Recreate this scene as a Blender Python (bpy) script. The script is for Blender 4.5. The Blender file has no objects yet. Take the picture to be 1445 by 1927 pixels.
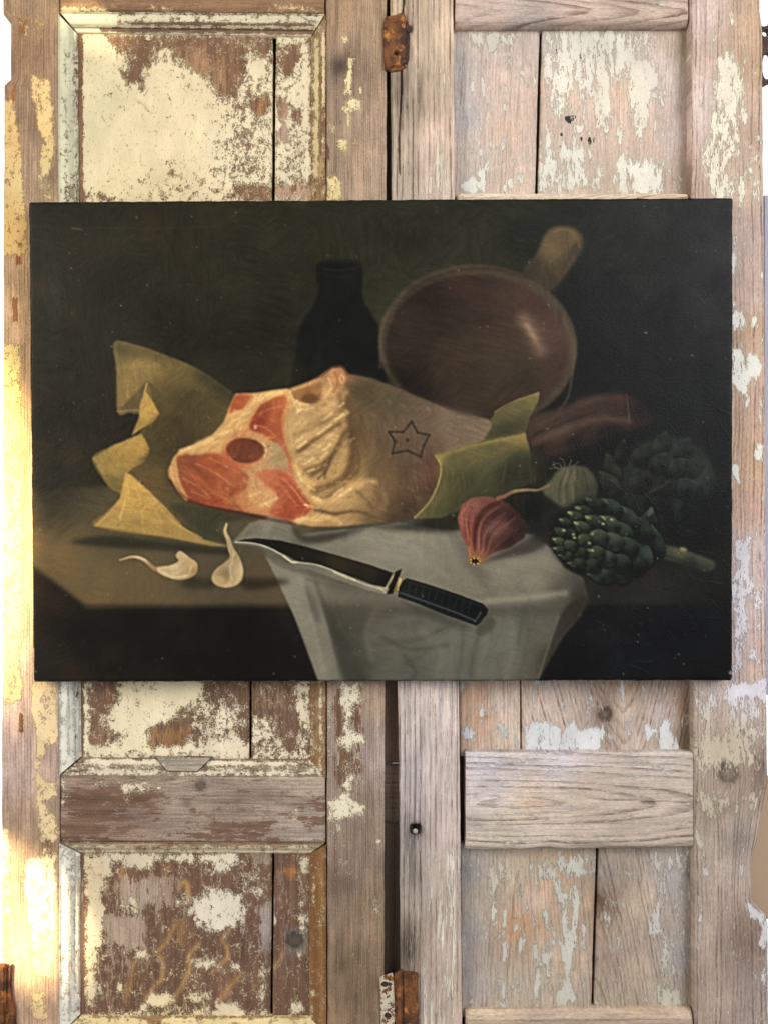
import bpy, bmesh, math, random
import numpy as np

random.seed(7)
RNG = np.random.default_rng(11)
scene = bpy.context.scene

# ------------------------------------------------------------------ camera, world, lights, exposure
S = 0.0007            # metres per photo pixel on the face of the shutters
D = 1.10              # camera distance
CX, CY = 722.5, 963.5
Z0 = 1.40             # camera height above the floor


def W(px, py, y=0.0):
    k = S * (D + y) / D
    return ((px - CX) * k, y, Z0 + (CY - py) * k)


cam_d = bpy.data.cameras.new('camera')
cam = bpy.data.objects.new('camera', cam_d)
scene.collection.objects.link(cam)
cam.location = (0, -D, Z0)
cam.rotation_euler = (math.pi / 2, 0, 0)
cam_d.sensor_fit = 'VERTICAL'
cam_d.sensor_height = 24
cam_d.lens = 12 * D / (1927 * S / 2)
cam_d.clip_start = 0.02
cam_d.clip_end = 100
scene.camera = cam

world = bpy.data.worlds.new('World')
scene.world = world
world.use_nodes = True
bg = world.node_tree.nodes['Background']
bg.inputs[0].default_value = (0.97, 0.98, 1.0, 1)
bg.inputs[1].default_value = 0.42


def aim(o, target):
    import mathutils
    d = mathutils.Vector(target) - o.location
    o.rotation_euler = d.to_track_quat('-Z', 'Y').to_euler()


def area(name, loc, target, size, power, col):
    l = bpy.data.lights.new(name, 'AREA')
    l.shape = 'RECTANGLE'
    l.size, l.size_y = size
    l.energy = power
    l.color = col
    o = bpy.data.objects.new(name, l)
    scene.collection.objects.link(o)
    o.location = loc
    aim(o, target)
    return o


def spot(name, loc, target, half_w, half_h, power, col, blend=0.8):
    l = bpy.data.lights.new(name, 'SPOT')
    o = bpy.data.objects.new(name, l)
    scene.collection.objects.link(o)
    o.location = loc
    aim(o, target)
    dist = math.dist(loc, target)
    l.spot_size = 2 * math.atan(half_h / dist)
    l.spot_blend = blend
    l.energy = power
    l.color = col
    l.shadow_soft_size = 0.012
    o.scale = (half_w / half_h, 1, 1)
    return o


area('window_light_right', (1.9, -1.9, Z0 + 1.2), (0.1, 0, Z0), (1.3, 1.6), 62, (0.98, 0.985, 1.0))
area('window_light_left', (-2.0, -1.7, Z0 + 0.7), (-0.1, 0, Z0), (1.0, 1.4), 42, (1.0, 0.9, 0.74))
SUNC = (1.0, 0.8, 0.46)
spot('sun_patch_upper', (-1.6, -1.5, Z0 + 1.1), W(-22, 985), 0.085, 0.235, 900, SUNC, 0.9)
spot('sun_patch_lower', (-1.6, -1.5, Z0 + 0.8), W(22, 1712), 0.082, 0.092, 1100, SUNC, 0.7)
spot('sun_patch_rail', (-1.6, -1.5, Z0 + 1.4), W(165, 40), 0.045, 0.032, 300, SUNC, 1.0)

vs = scene.view_settings
vs.view_transform = 'Standard'
vs.look = 'None'
vs.exposure = 0.0
vs.gamma = 1.0
vs.use_curve_mapping = False
scene.render.engine = 'CYCLES'
scene.cycles.max_bounces = 4
scene.cycles.use_denoising = True

# ------------------------------------------------------------------ small helpers


def lin(c):
    c = np.asarray(c, dtype=np.float64) / 255.0
    return np.where(c <= 0.04045, c / 12.92, ((c + 0.055) / 1.055) ** 2.4)


def P(s):
    return [tuple(float(v) for v in p.split(',')) for p in s.split()]


def smooth_closed(pts, n=6):
    p = np.array(pts)
    a, b, c, d = np.roll(p, 1, 0), p, np.roll(p, -1, 0), np.roll(p, -2, 0)
    t = (np.arange(n) / n)[None, :, None]
    a, b, c, d = (v[:, None, :] for v in (a, b, c, d))
    q = 0.5 * (2 * b + (c - a) * t + (2 * a - 5 * b + 4 * c - d) * t ** 2 + (3 * b - a - 3 * c + d) * t ** 3)
    return q.reshape(-1, 2)


def smooth_open(pts, n=8):
    p = np.array(pts)
    e = np.vstack([2 * p[0] - p[1], p, 2 * p[-1] - p[-2]])
    out = []
    for i in range(1, len(e) - 2):
        a, b, c, d = e[i - 1], e[i], e[i + 1], e[i + 2]
        for k in range(n):
            t = k / n
            out.append(0.5 * (2 * b + (c - a) * t + (2 * a - 5 * b + 4 * c - d) * t ** 2 + (3 * b - a - 3 * c + d) * t ** 3))
    out.append(p[-1])
    return np.array(out)


def inside(pts, X, Y):
    pts = np.asarray(pts)
    r = np.zeros(X.shape, bool)
    n = len(pts)
    for i in range(n):
        x1, y1 = pts[i]
        x2, y2 = pts[(i + 1) % n]
        if y1 == y2:
            continue
        c = ((y1 > Y) != (y2 > Y)) & (X < (x2 - x1) * (Y - y1) / (y2 - y1) + x1)
        r ^= c
    return r


def seg_dist(pts, X, Y, closed=False):
    """distance to a polyline and the parameter 0..1 along it"""
    pts = np.asarray(pts, float)
    m = len(pts) if closed else len(pts) - 1
    best = np.full(X.shape, 1e9)
    par = np.zeros(X.shape)
    for i in range(m):
        x1, y1 = pts[i]
        x2, y2 = pts[(i + 1) % len(pts)]
        dx, dy = x2 - x1, y2 - y1
        L = dx * dx + dy * dy + 1e-9
        t = np.clip(((X - x1) * dx + (Y - y1) * dy) / L, 0, 1)
        d = np.hypot(X - x1 - t * dx, Y - y1 - t * dy)
        k = d < best
        best = np.where(k, d, best)
        par = np.where(k, (i + t) / m, par)
    return best, par


def idw(samples, X, Y, p=3.0):
    num = np.zeros(X.shape + (3,))
    den = np.zeros(X.shape)
    for x, y, c in samples:
        w = 1.0 / (np.hypot(X - x, Y - y) + 4.0) ** p
        num += w[..., None] * np.asarray(c, float)
        den += w
    return num / den[..., None]


def C(s):
    """'x,y:r,g,b ...' colour samples"""
    out = []
    for q in s.split():
        a, b = q.split(':')
        x, y = a.split(',')
        out.append((float(x), float(y), tuple(float(v) for v in b.split(','))))
    return out


def vnoise(X, Y, seed):
    r = np.random.default_rng(seed)
    T = r.random((257, 257))
    xi, yi = np.floor(X).astype(int), np.floor(Y).astype(int)
    fx, fy = X - xi, Y - yi
    fx, fy = fx * fx * (3 - 2 * fx), fy * fy * (3 - 2 * fy)
    xi, yi = xi % 256, yi % 256
    a = T[yi, xi] * (1 - fx) + T[yi, xi + 1] * fx
    b = T[yi + 1, xi] * (1 - fx) + T[yi + 1, xi + 1] * fx
    return a * (1 - fy) + b * fy


def fbm(X, Y, seed, oct=4):
    v = 0
    a = 0.5
    for k in range(oct):
        v = v + a * vnoise(X * 2 ** k + 17 * k, Y * 2 ** k + 31 * k, seed + k)
        a *= 0.5
    return v / (1 - 0.5 ** oct)


def empty(name, loc):
    o = bpy.data.objects.new(name, None)
    o.empty_display_size = 0.05
    scene.collection.objects.link(o)
    o.location = loc
    return o


def link_mesh(name, me, mat, parent=None):
    o = bpy.data.objects.new(name, me)
    scene.collection.objects.link(o)
    if mat:
        me.materials.append(mat)
    if parent:
        root = parent
        off = np.array((0.0, 0.0, 0.0))
        while root:
            off += np.array(root.location)
            root = root.parent
        o.parent = parent
        o.location = tuple(-off)       # mesh coordinates are world coordinates
    return o


def tag(o, label, cat, group=None, kind=None):
    if label:
        o['label'] = label
    if cat:
        o['category'] = cat
    if group:
        o['group'] = group
    if kind:
        o['kind'] = kind
    return o


def fast_mesh(name, co, quads, smooth=True):
    me = bpy.data.meshes.new(name)
    me.vertices.add(len(co))
    me.vertices.foreach_set('co', np.asarray(co, np.float32).ravel())
    q = np.asarray(quads, np.int32)
    me.loops.add(q.size)
    me.loops.foreach_set('vertex_index', q.ravel())
    me.polygons.add(len(q))
    me.polygons.foreach_set('loop_start', np.arange(0, q.size, q.shape[1], dtype=np.int32))
    me.polygons.foreach_set('loop_total', np.full(len(q), q.shape[1], np.int32))
    me.update(calc_edges=True)
    if smooth:
        me.polygons.foreach_set('use_smooth', np.ones(len(q), bool))
    return me


def attr_f(me, name, v):
    a = me.attributes.new(name, 'FLOAT', 'POINT')
    a.data.foreach_set('value', np.asarray(v, np.float32).ravel())


def attr_v(me, name, v):
    a = me.attributes.new(name, 'FLOAT_VECTOR', 'POINT')
    a.data.foreach_set('vector', np.asarray(v, np.float32).ravel())


def attr_c(me, name, rgb):
    a = me.attributes.new(name, 'FLOAT_COLOR', 'POINT')
    b = np.ones((len(rgb), 4), np.float32)
    b[:, :3] = rgb
    a.data.foreach_set('color', b.ravel())


# ------------------------------------------------------------------ materials


class NT:
    """terse node-tree builder"""

    def __init__(self, name):
        self.mat = bpy.data.materials.new(name)
        self.mat.use_nodes = True
        self.t = self.mat.node_tree
        self.t.nodes.clear()
        self.out = self.t.nodes.new('ShaderNodeOutputMaterial')

    def n(self, kind, **kw):
        nd = self.t.nodes.new(kind)
        for k, v in kw.items():
            setattr(nd, k, v)
        return nd

    def put(self, sock, v):
        if isinstance(v, bpy.types.NodeSocket):
            self.t.links.new(v, sock)
        elif isinstance(v, tuple) and len(v) == 3 and sock.type == 'RGBA':
            sock.default_value = (*v, 1)
        else:
            sock.default_value = v

    def attr(self, name, out='Fac'):
        nd = self.n('ShaderNodeAttribute')
        nd.attribute_name = name
        return nd.outputs[out]

    def m(self, op, a, b=0.0, c=0.0, clamp=False):
        nd = self.n('ShaderNodeMath', operation=op, use_clamp=clamp)
        self.put(nd.inputs[0], a)
        self.put(nd.inputs[1], b)
        self.put(nd.inputs[2], c)
        return nd.outputs[0]

    def vmul(self, v, f):
        nd = self.n('ShaderNodeVectorMath', operation='MULTIPLY')
        self.put(nd.inputs[0], v)
        self.put(nd.inputs[1], f)
        return nd.outputs[0]

    def vadd(self, v, f):
        nd = self.n('ShaderNodeVectorMath', operation='ADD')
        self.put(nd.inputs[0], v)
        self.put(nd.inputs[1], f)
        return nd.outputs[0]

    def vscale(self, v, f):
        nd = self.n('ShaderNodeVectorMath', operation='SCALE')
        self.put(nd.inputs[0], v)
        self.put(nd.inputs[3], f)
        return nd.outputs[0]

    def noise(self, v, scale, detail=4.0, rough=0.55, dist=0.0, out=0):
        nd = self.n('ShaderNodeTexNoise')
        self.put(nd.inputs['Vector'], v)
        nd.inputs['Scale'].default_value = scale
        nd.inputs['Detail'].default_value = detail
        nd.inputs['Roughness'].default_value = rough
        nd.inputs['Distortion'].default_value = dist
        return nd.outputs[out]

    def rng(self, v, a, b, c=0.0, d=1.0, smooth=True):
        nd = self.n('ShaderNodeMapRange')
        nd.interpolation_type = 'SMOOTHSTEP' if smooth else 'LINEAR'
        self.put(nd.inputs[0], v)
        for i, x in enumerate((a, b, c, d)):
            self.put(nd.inputs[i + 1], x)
        return nd.outputs[0]

    def mix(self, f, a, b, mode='MIX'):
        nd = self.n('ShaderNodeMix', data_type='RGBA', blend_type=mode)
        self.put(nd.inputs[0], f)
        self.put(nd.inputs[6], a)
        self.put(nd.inputs[7], b)
        return nd.outputs[2]

    def bsdf(self, col, rough, spec=0.3, normal=None, metal=0.0):
        nd = self.n('ShaderNodeBsdfPrincipled')
        self.put(nd.inputs['Base Color'], col)
        self.put(nd.inputs['Roughness'], rough)
        self.put(nd.inputs['Specular IOR Level'], spec)
        self.put(nd.inputs['Metallic'], metal)
        if normal is not None:
            self.put(nd.inputs['Normal'], normal)
        self.t.links.new(nd.outputs[0], self.out.inputs[0])
        return nd

    def bump(self, h, strength, dist):
        nd = self.n('ShaderNodeBump')
        nd.inputs['Strength'].default_value = strength
        nd.inputs['Distance'].default_value = dist
        self.put(nd.inputs['Height'], h)
        return nd.outputs[0]


def wood_material(name, flake_scale, flake_stretch, flake_detail, flake_rough, ring_dark, fibre_amt, gain=8.0, edge=0.10, grey=0.5, lowamp=0.27, phase=1.0, pale=0.42, yel=0.32):
    """weathered softwood with an old stain coat and flaking paint over it; where each coat survives comes from the mesh"""
    N = NT(name)
    gp = N.attr('gp', 'Vector')
    ring = N.attr('ring')
    ramp_amp = N.attr('ramp')
    cov, ucov = N.attr('cov'), N.attr('ucov')
    tint, ucol, pcol = N.attr('tint', 'Color'), N.attr('ucol', 'Color'), N.attr('pcol', 'Color')
    fib = N.rng(N.noise(N.vmul(gp, (1.0, 0.03, 1.0)), 27, 5, 0.72), 0.32, 0.68, 0, 1, False)
    fib2 = N.noise(N.vmul(gp, (1.0, 0.025, 1.0)), 12, 3, 0.65)
    low = N.noise(N.vmul(gp, (1.0, 0.45, 1.0)), 2.2, 6, 0.68)
    blot = N.noise(N.vmul(gp, (1.0, 0.22, 1.0)), 7.5, 5, 0.72)
    rph = N.m('ADD', ring, N.m('MULTIPLY', N.m('SUBTRACT', fib2, 0.5), phase))
    ph = N.m('FRACT', rph)
    wn = N.n('ShaderNodeTexWhiteNoise', noise_dimensions='1D')
    N.put(wn.inputs['W'], N.m('FLOOR', rph))
    each = N.rng(wn.outputs['Value'], 0.0, 1.0, 0.15, 1.0, False)
    late = N.m('MULTIPLY', N.m('MULTIPLY', N.rng(ph, 0.40, 0.90), N.rng(ph, 1.0, 0.94)), each)
    vary = N.rng(blot, 0.38, 0.58, 0.12, 1.0)
    late = N.m('MULTIPLY', N.m('MULTIPLY', late, vary), ramp_amp)
    # bare wood
    w = N.mix(N.m('MULTIPLY', late, ring_dark), tint, N.vmul(tint, (0.36, 0.29, 0.27)))
    w = N.mix(1.0, w, N.m('MULTIPLY_ADD', N.m('SUBTRACT', fib, 0.5), fibre_amt, 1.0), 'MULTIPLY')
    w = N.mix(1.0, w, N.rng(low, 0.30, 0.70, 1 - lowamp, 1 + lowamp * 0.8, False), 'MULTIPLY')
    # greyed, bleached and stained patches with the ragged edges old coatings leave
    w = N.mix(N.rng(blot, 0.56, 0.60, 0, grey), w, N.vmul(tint, (0.66, 0.67, 0.70)))
    bl2 = N.m('ADD', low, N.m('MULTIPLY', N.m('SUBTRACT', fib, 0.5), 0.10))
    w = N.mix(N.rng(bl2, 0.565, 0.59, 0, pale), w, N.vmul(tint, (1.28, 1.24, 1.22)))
    pv = N.vmul(gp, flake_stretch)
    pf = N.noise(pv, flake_scale * 4.6, 3, 0.65)
    w = N.mix(1.0, w, N.rng(pf, 0.30, 0.70, 0.80, 1.20, False), 'MULTIPLY')
    # pits and dirt
    dn = N.noise(N.vmul(gp, (1.0, 0.45, 1.0)), 60, 2, 0.5)
    pit = N.rng(dn, 0.66, 0.73)
    w = N.mix(N.m('MULTIPLY', pit, 0.7), w, (0.035, 0.025, 0.02))
    # stain coat
    un = N.noise(N.vmul(gp, (1.0, 0.24, 1.0)), 11, 5, 0.74)
    um = N.m('ADD', ucov, N.m('ADD', N.m('MULTIPLY', N.m('SUBTRACT', un, 0.5), 6.0),
                             N.m('MULTIPLY', N.m('SUBTRACT', fib, 0.5), 0.9)))
    umask = N.rng(um, -0.12, 0.14)
    uc = N.mix(1.0, ucol, N.m('MULTIPLY_ADD', N.m('SUBTRACT', fib2, 0.5), 1.5, 1.0), 'MULTIPLY')
    uc = N.mix(1.0, uc, N.rng(pf, 0.30, 0.70, 0.78, 1.22, False), 'MULTIPLY')
    uc = N.mix(1.0, uc, N.rng(low, 0.3, 0.7, 0.78, 1.2, False), 'MULTIPLY')
    uc = N.mix(N.m('MULTIPLY', late, 0.35), uc, N.vmul(ucol, (0.5, 0.45, 0.42)))
    col = N.mix(umask, w, uc)
    # paint
    pn = N.noise(pv, flake_scale, flake_detail, flake_rough, 0.2)
    pm = N.m('ADD', cov, N.m('ADD', N.m('MULTIPLY', N.m('SUBTRACT', pn, 0.5), gain),
                            N.m('MULTIPLY', N.m('SUBTRACT', pf, 0.5), gain * 0.55)))
    pmask = N.rng(pm, -edge, edge)
    halo = N.m('MULTIPLY', N.rng(pm, -0.42, -0.30), 0.34)
    col = N.mix(halo, col, N.vmul(pcol, (0.78, 0.72, 0.66)))
    pc = N.mix(1.0, pcol, N.rng(low, 0.28, 0.72, 1.10, 0.82, False), 'MULTIPLY')
    pc = N.mix(N.rng(pf, 0.57, 0.72, 0.0, 0.26), pc, (0.24, 0.17, 0.10))
    pc = N.mix(N.rng(un, 0.48, 0.70, 0.0, yel), pc, N.vmul(pcol, (0.93, 0.84, 0.66)))
    pc = N.mix(N.m('MULTIPLY', pit, 0.75), pc, (0.10, 0.06, 0.04))
    # thin lip, darker where the edge of a flake lifts
    lip = N.m('MULTIPLY', N.rng(pm, -0.04, 0.06), N.rng(pm, 0.30, 0.08))
    pc = N.mix(N.m('MULTIPLY', lip, 0.34), pc, N.vmul(pcol, (0.60, 0.50, 0.40)))
    col = N.mix(pmask, col, pc)
    # relief
    h = N.m('ADD', N.m('MULTIPLY', late, 0.6), N.m('MULTIPLY', fib, 0.35))
    h = N.m('MULTIPLY', h, N.m('MULTIPLY_ADD', pmask, -0.70, 1.0))
    h = N.m('ADD', h, N.m('MULTIPLY', N.rng(pm, -0.10, 0.30), 1.7))
    nrm = N.bump(h, 0.8, 0.0012)
    N.bsdf(col, N.m('MULTIPLY_ADD', pmask, -0.22, 0.82), 0.25, nrm)
    return N.mat


MAT_L = wood_material('painted_wood_cream', 8.0, (1.0, 0.72, 1.0), 7, 0.75, 0.70, 0.66, 7.2, 0.11)
MAT_R = wood_material('bleached_wood_white', 8.5, (1.0, 0.27, 1.0), 5, 0.62, 0.85, 0.40, 7.6, 0.10, 0.20, 0.13, 0.6, 0.22, 0.10)
MAT_GR = wood_material('ridged_wood_white', 14.0, (1.0, 0.055, 1.0), 5, 0.66, 0.95, 0.50, 7.0, 0.3, 0.25, 0.16, 0.35, 0.25)


def plain_material(name, col, rough=0.8, var=0.25, scale=6):
    N = NT(name)
    tc = N.n('ShaderNodeTexCoord').outputs['Object']
    n1 = N.noise(tc, scale, 6, 0.6)
    c = N.mix(1.0, tuple(lin(col)), N.rng(n1, 0.25, 0.75, 1 - var, 1 + var, False), 'MULTIPLY')
    N.bsdf(c, rough, 0.2, N.bump(n1, 0.3, 0.002))
    return N.mat


def rust_material():
    N = NT('rusty_iron')
    tc = N.n('ShaderNodeTexCoord').outputs['Object']
    a = N.noise(tc, 55, 6, 0.65)
    b = N.noise(tc, 160, 5, 0.7)
    c = N.noise(N.vadd(tc, (4, 2, 1)), 90, 5, 0.65)
    pw = N.attr('ptw')
    col = N.mix(N.rng(a, 0.35, 0.62), tuple(lin((62, 42, 32))), tuple(lin((124, 78, 44))))
    col = N.mix(N.rng(c, 0.54, 0.70), col, tuple(lin((186, 122, 56))))
    col = N.mix(N.rng(b, 0.60, 0.72, 0, 0.8), col, tuple(lin((44, 30, 26))))
    pm = N.rng(N.m('ADD', pw, N.m('MULTIPLY', N.m('SUBTRACT', b, 0.5), 3.0)), -0.05, 0.05)
    col = N.mix(pm, col, tuple(lin((196, 186, 166))))
    h = N.m('ADD', a, N.m('MULTIPLY', b, 0.6))
    N.bsdf(col, 0.8, 0.3, N.bump(h, 0.9, 0.0012))
    return N.mat


MAT_RUST = rust_material()
MAT_IRON = plain_material('dark_iron', (70, 52, 48), 0.6, 0.5, 90)
MAT_DARK = plain_material('dark_gap_fill', (74, 58, 46), 0.9, 0.35, 20)
MAT_NAIL = plain_material('nail_steel', (170, 168, 156), 0.5, 0.3, 200)
MAT_GREY = plain_material('grey_plaster', (176, 176, 190), 0.9, 0.1, 8)
MAT_TAN = plain_material('tan_plaster', (186, 160, 134), 0.9, 0.06, 8)
MAT_STRETCH = plain_material('stretcher_pine', (150, 118, 80), 0.8, 0.2, 20)

Nsky = NT('daylight_sky')
em = Nsky.n('ShaderNodeEmission')
em.inputs[0].default_value = (0.95, 0.98, 1.0, 1)
em.inputs[1].default_value = 1.25
Nsky.t.links.new(em.outputs[0], Nsky.out.inputs[0])

# ------------------------------------------------------------------ wood pieces

SEED = [0]


def fields(X, Y, spec):
    """surface attributes for points of a wooden piece; X, Y in photo pixels"""
    horiz = spec.get('grain', 'v') == 'h'
    a, l = (Y, X) if horiz else (X, Y)
    SEED[0] += 1
    sd = SEED[0]
    sp = spec.get('sp', 6.0)
    wv = spec.get('wave', 5.0)
    aw = a + wv * (fbm(l / 260.0 + sd, a / 90.0, 100 + sd) - 0.5) * 2
    kind = spec.get('ring')
    if kind is None:
        ring = aw / sp
    elif kind[0] == 'U':      # nested arches
        _, ca, c, t, d = kind
        ring = (np.sqrt((aw - ca) ** 2 + c * c) + t * d * l) / sp
    elif kind[0] == 'E':      # nested closed ellipses
        _, ca, cl, t = kind
        ring = np.sqrt((aw - ca) ** 2 + (t * (l - cl)) ** 2) / sp
    dark = np.ones(X.shape)
    for kx, ky, r in spec.get('knots', ()):
        ka, kl = (ky, kx) if horiz else (kx, ky)
        da, dl = a - ka, (l - kl)
        d = np.hypot(da, dl * 0.45)
        ring = ring - np.sign(da) * r / sp * np.exp(-(d / (1.9 * r)) ** 2)
        dd = np.hypot(da, dl)
        k = 1 / (1 + np.exp((dd - r) / 1.2))
        ring = ring * (1 - k) + k * (dd / 3.2)
        rim = np.exp(-((dd - r) / 2.4) ** 2)
        dark = dark * (1 - 0.42 * k) * (1 - 0.55 * rim)
    gp = np.stack([a / 100.0, l / 100.0, np.full(X.shape, sd * 3.71)], -1)
    tint = idw(spec['tint'], X, Y, 2.5)
    ucol = np.zeros(X.shape + (3,)) + np.asarray(spec.get('ucol', (118, 84, 62)), float)
    pcol = np.zeros(X.shape + (3,)) + np.asarray(spec.get('pcol', (226, 208, 172)), float)
    if 'pcols' in spec:
        pcol = idw(spec['pcols'], X, Y, 2.5)
    for pts, w, c, f in spec.get('strokes', ()):
        d, t = seg_dist(smooth_open(P(pts), 5), X, Y)
        k = 1 / (1 + np.exp(np.clip((d - w * .62) / (f * .45), -40, 40)))
        ucol = ucol * (1 - k[..., None]) + k[..., None] * np.asarray(c, float)
    for x, y, rx, ry, am in spec.get('smudge', ()):    # soft tone marks and edge strips, plus shade painted into the nail hole
        e = ((X - x) / rx) ** 2 + ((Y - y) / ry) ** 2
        dark = dark * (1 - am * np.exp(-e * (0.6 + 0.9 * fbm(X / 14, Y / 30, 5))))
    cov = np.full(X.shape, spec.get('cov', -1.5))
    ucov = np.full(X.shape, spec.get('ucov', -2.0))
    for key, F in (('paint', cov), ('under', ucov)):
        for it in spec.get(key, ()):
            pts, amp, f = it
            f = f * spec.get('soft', 1.7)
            q = np.array(P(pts))
            d, _ = seg_dist(q, X, Y, True)
            sdv = np.where(inside(q, X, Y), d, -d)
            t = np.clip((sdv + f) / (2 * f), 0, 1)
            F += amp * t * t * (3 - 2 * t)
    if 'desat' in spec:
        g = tint.mean(-1, keepdims=True)
        tint = g + (tint - g) * spec['desat'] + np.array([0.5, -0.5, 0.5])
    return dict(ring=ring, gp=gp, tint=lin(tint) * dark[..., None] * spec.get('lift', 1.0), ucol=lin(ucol), pcol=lin(pcol),
                cov=np.clip(cov, -2.2, spec.get('cmax', 1.6)), ucov=np.clip(ucov, -2.2, 1.6),
                ramp=np.full(X.shape, spec.get('ramp', 1.0)) * (0.55 + 0.45 * np.minimum(dark, 1)))


def set_fields(me, f, idx):
    for k in ('ring', 'cov', 'ucov', 'ramp'):
        attr_f(me, k, f[k].ravel()[idx])
    attr_v(me, 'gp', f['gp'].reshape(-1, 3)[idx])
    for k in ('tint', 'ucol', 'pcol'):
        attr_c(me, k, f[k].reshape(-1, 3)[idx])


def finish(name, parent, co2, shape, f, mat, back, skip_back=False):
    """front grid + side walls + back"""
    nv, nu = shape
    idg = np.arange(nu * nv).reshape(nv, nu)
    q = np.stack([idg[:-1, :-1], idg[1:, :-1], idg[1:, 1:], idg[:-1, 1:]], -1).reshape(-1, 4)
    ring = np.concatenate([idg[0, :], idg[1:, -1], idg[-1, -2::-1], idg[-2:0:-1, 0]])
    n0 = nu * nv
    bco = co2[ring].copy()
    fco = co2[ring].copy()
    bco[:, 1] = back
    m = len(ring)
    i = np.arange(m)
    j = (i + 1) % m
    side = np.stack([n0 + i, n0 + j, n0 + m + j, n0 + m + i], -1)
    co = np.vstack([co2, fco, bco])
    me = fast_mesh(name, co, np.vstack([q, side]))
    set_fields(me, f, np.concatenate([np.arange(n0), ring, ring]))
    return link_mesh(name, me, mat, parent)


def board(name, parent, quad, y0, thick, mat, **spec):
    """a plank: quad = TL TR BR BL in photo pixels on its own face"""
    tl, tr, br, bl = [np.array(p) for p in (P(quad) if isinstance(quad, str) else quad)]
    horiz = spec.get('grain', 'v') == 'h'
    dx, dy = spec.get('step', (5.0, 2.6) if horiz else (2.6, 5.0))
    nu = max(4, int(np.hypot(*(tr - tl)) / dx) + 1)
    nv = max(4, int(np.hypot(*(bl - tl)) / dy) + 1)
    u, v = np.meshgrid(np.linspace(0, 1, nu), np.linspace(0, 1, nv))
    X = (tl[0] * (1 - u) + tr[0] * u) * (1 - v) + (bl[0] * (1 - u) + br[0] * u) * v
    Y = (tl[1] * (1 - u) + tr[1] * u) * (1 - v) + (bl[1] * (1 - u) + br[1] * u) * v
    f = fields(X, Y, spec)
    sd = SEED[0]
    # uneven edges
    ew = spec.get('edge', 0.9)
    le = (fbm(Y / 38, sd + 0 * Y, 300 + sd) - .5) * 2 * ew
    re = (fbm(Y / 38, sd + 9 + 0 * Y, 310 + sd) - .5) * 2 * ew
    te = (fbm(X / 38, sd + 0 * X, 320 + sd) - .5) * 2 * ew
    be = (fbm(X / 38, sd + 9 + 0 * X, 330 + sd) - .5) * 2 * ew
    if 'left' in spec:
        yy = np.array(spec['left'])
        le = le + np.interp(Y, yy[:, 0], yy[:, 1])
    if 'right' in spec:
        yy = np.array(spec['right'])
        re = re + np.interp(Y, yy[:, 0], yy[:, 1])
    if 'bottom' in spec:
        yy = np.array(spec['bottom'])
        be = be + np.interp(X, yy[:, 0], yy[:, 1])
    X = X + le * (1 - u) ** 4 + re * u ** 4 if spec.get('local') is None else X + le * (1 - u) + re * u
    Y = Y + te * (1 - v) ** 6 + be * v ** 6
    # depth: rounded arrises, slight warp, ridged weathering, splits and nail holes
    wpx = np.hypot(*(tr - tl))
    hpx = np.hypot(*(bl - tl))
    y = np.zeros(X.shape) + y0
    R = spec.get('round', (4, 4, 4, 4))
    dep = spec.get('rdep', 0.0022)
    deps = dep if isinstance(dep, tuple) else (dep,) * 4
    for dist, r, dp in ((u * wpx, R[0], deps[0]), ((1 - u) * wpx, R[1], deps[1]), (v * hpx, R[2], deps[2]), ((1 - v) * hpx, R[3], deps[3])):
        if r > 0:
            t = np.clip(1 - dist / r, 0, 1)
            y += dp * (1 - np.sqrt(1 - np.minimum(t, 0.999) ** 2))
    y += (fbm(X / 120, Y / 200, 400 + sd) - 0.5) * spec.get('warp', 0.0022)
    y += (fbm(X / 9, Y / 40, 420 + sd) - 0.5) * 0.0006 if not horiz else (fbm(X / 40, Y / 9, 420 + sd) - 0.5) * 0.0006
    for pts, w, dpt in spec.get('splits', ()):
        d, t = seg_dist(P(pts), X, Y)
        y += dpt * np.clip(1.6 - d / w, 0, 1) * np.clip(np.minimum(t, 1 - t) * 12 + 0.15, 0, 1)
    for hx, hy, r, dpt in spec.get('holes', ()):
        d = np.hypot(X - hx, Y - hy)
        y += dpt * np.clip((r + 1.2 - d) / 1.8, 0, 1)
    k = S * (D + y0) / D
    co = np.stack([(X - CX) * k, y, Z0 + (CY - Y) * k], -1).reshape(-1, 3)
    return finish(name, parent, co, X.shape, f, mat, y0 + thick)


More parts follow.
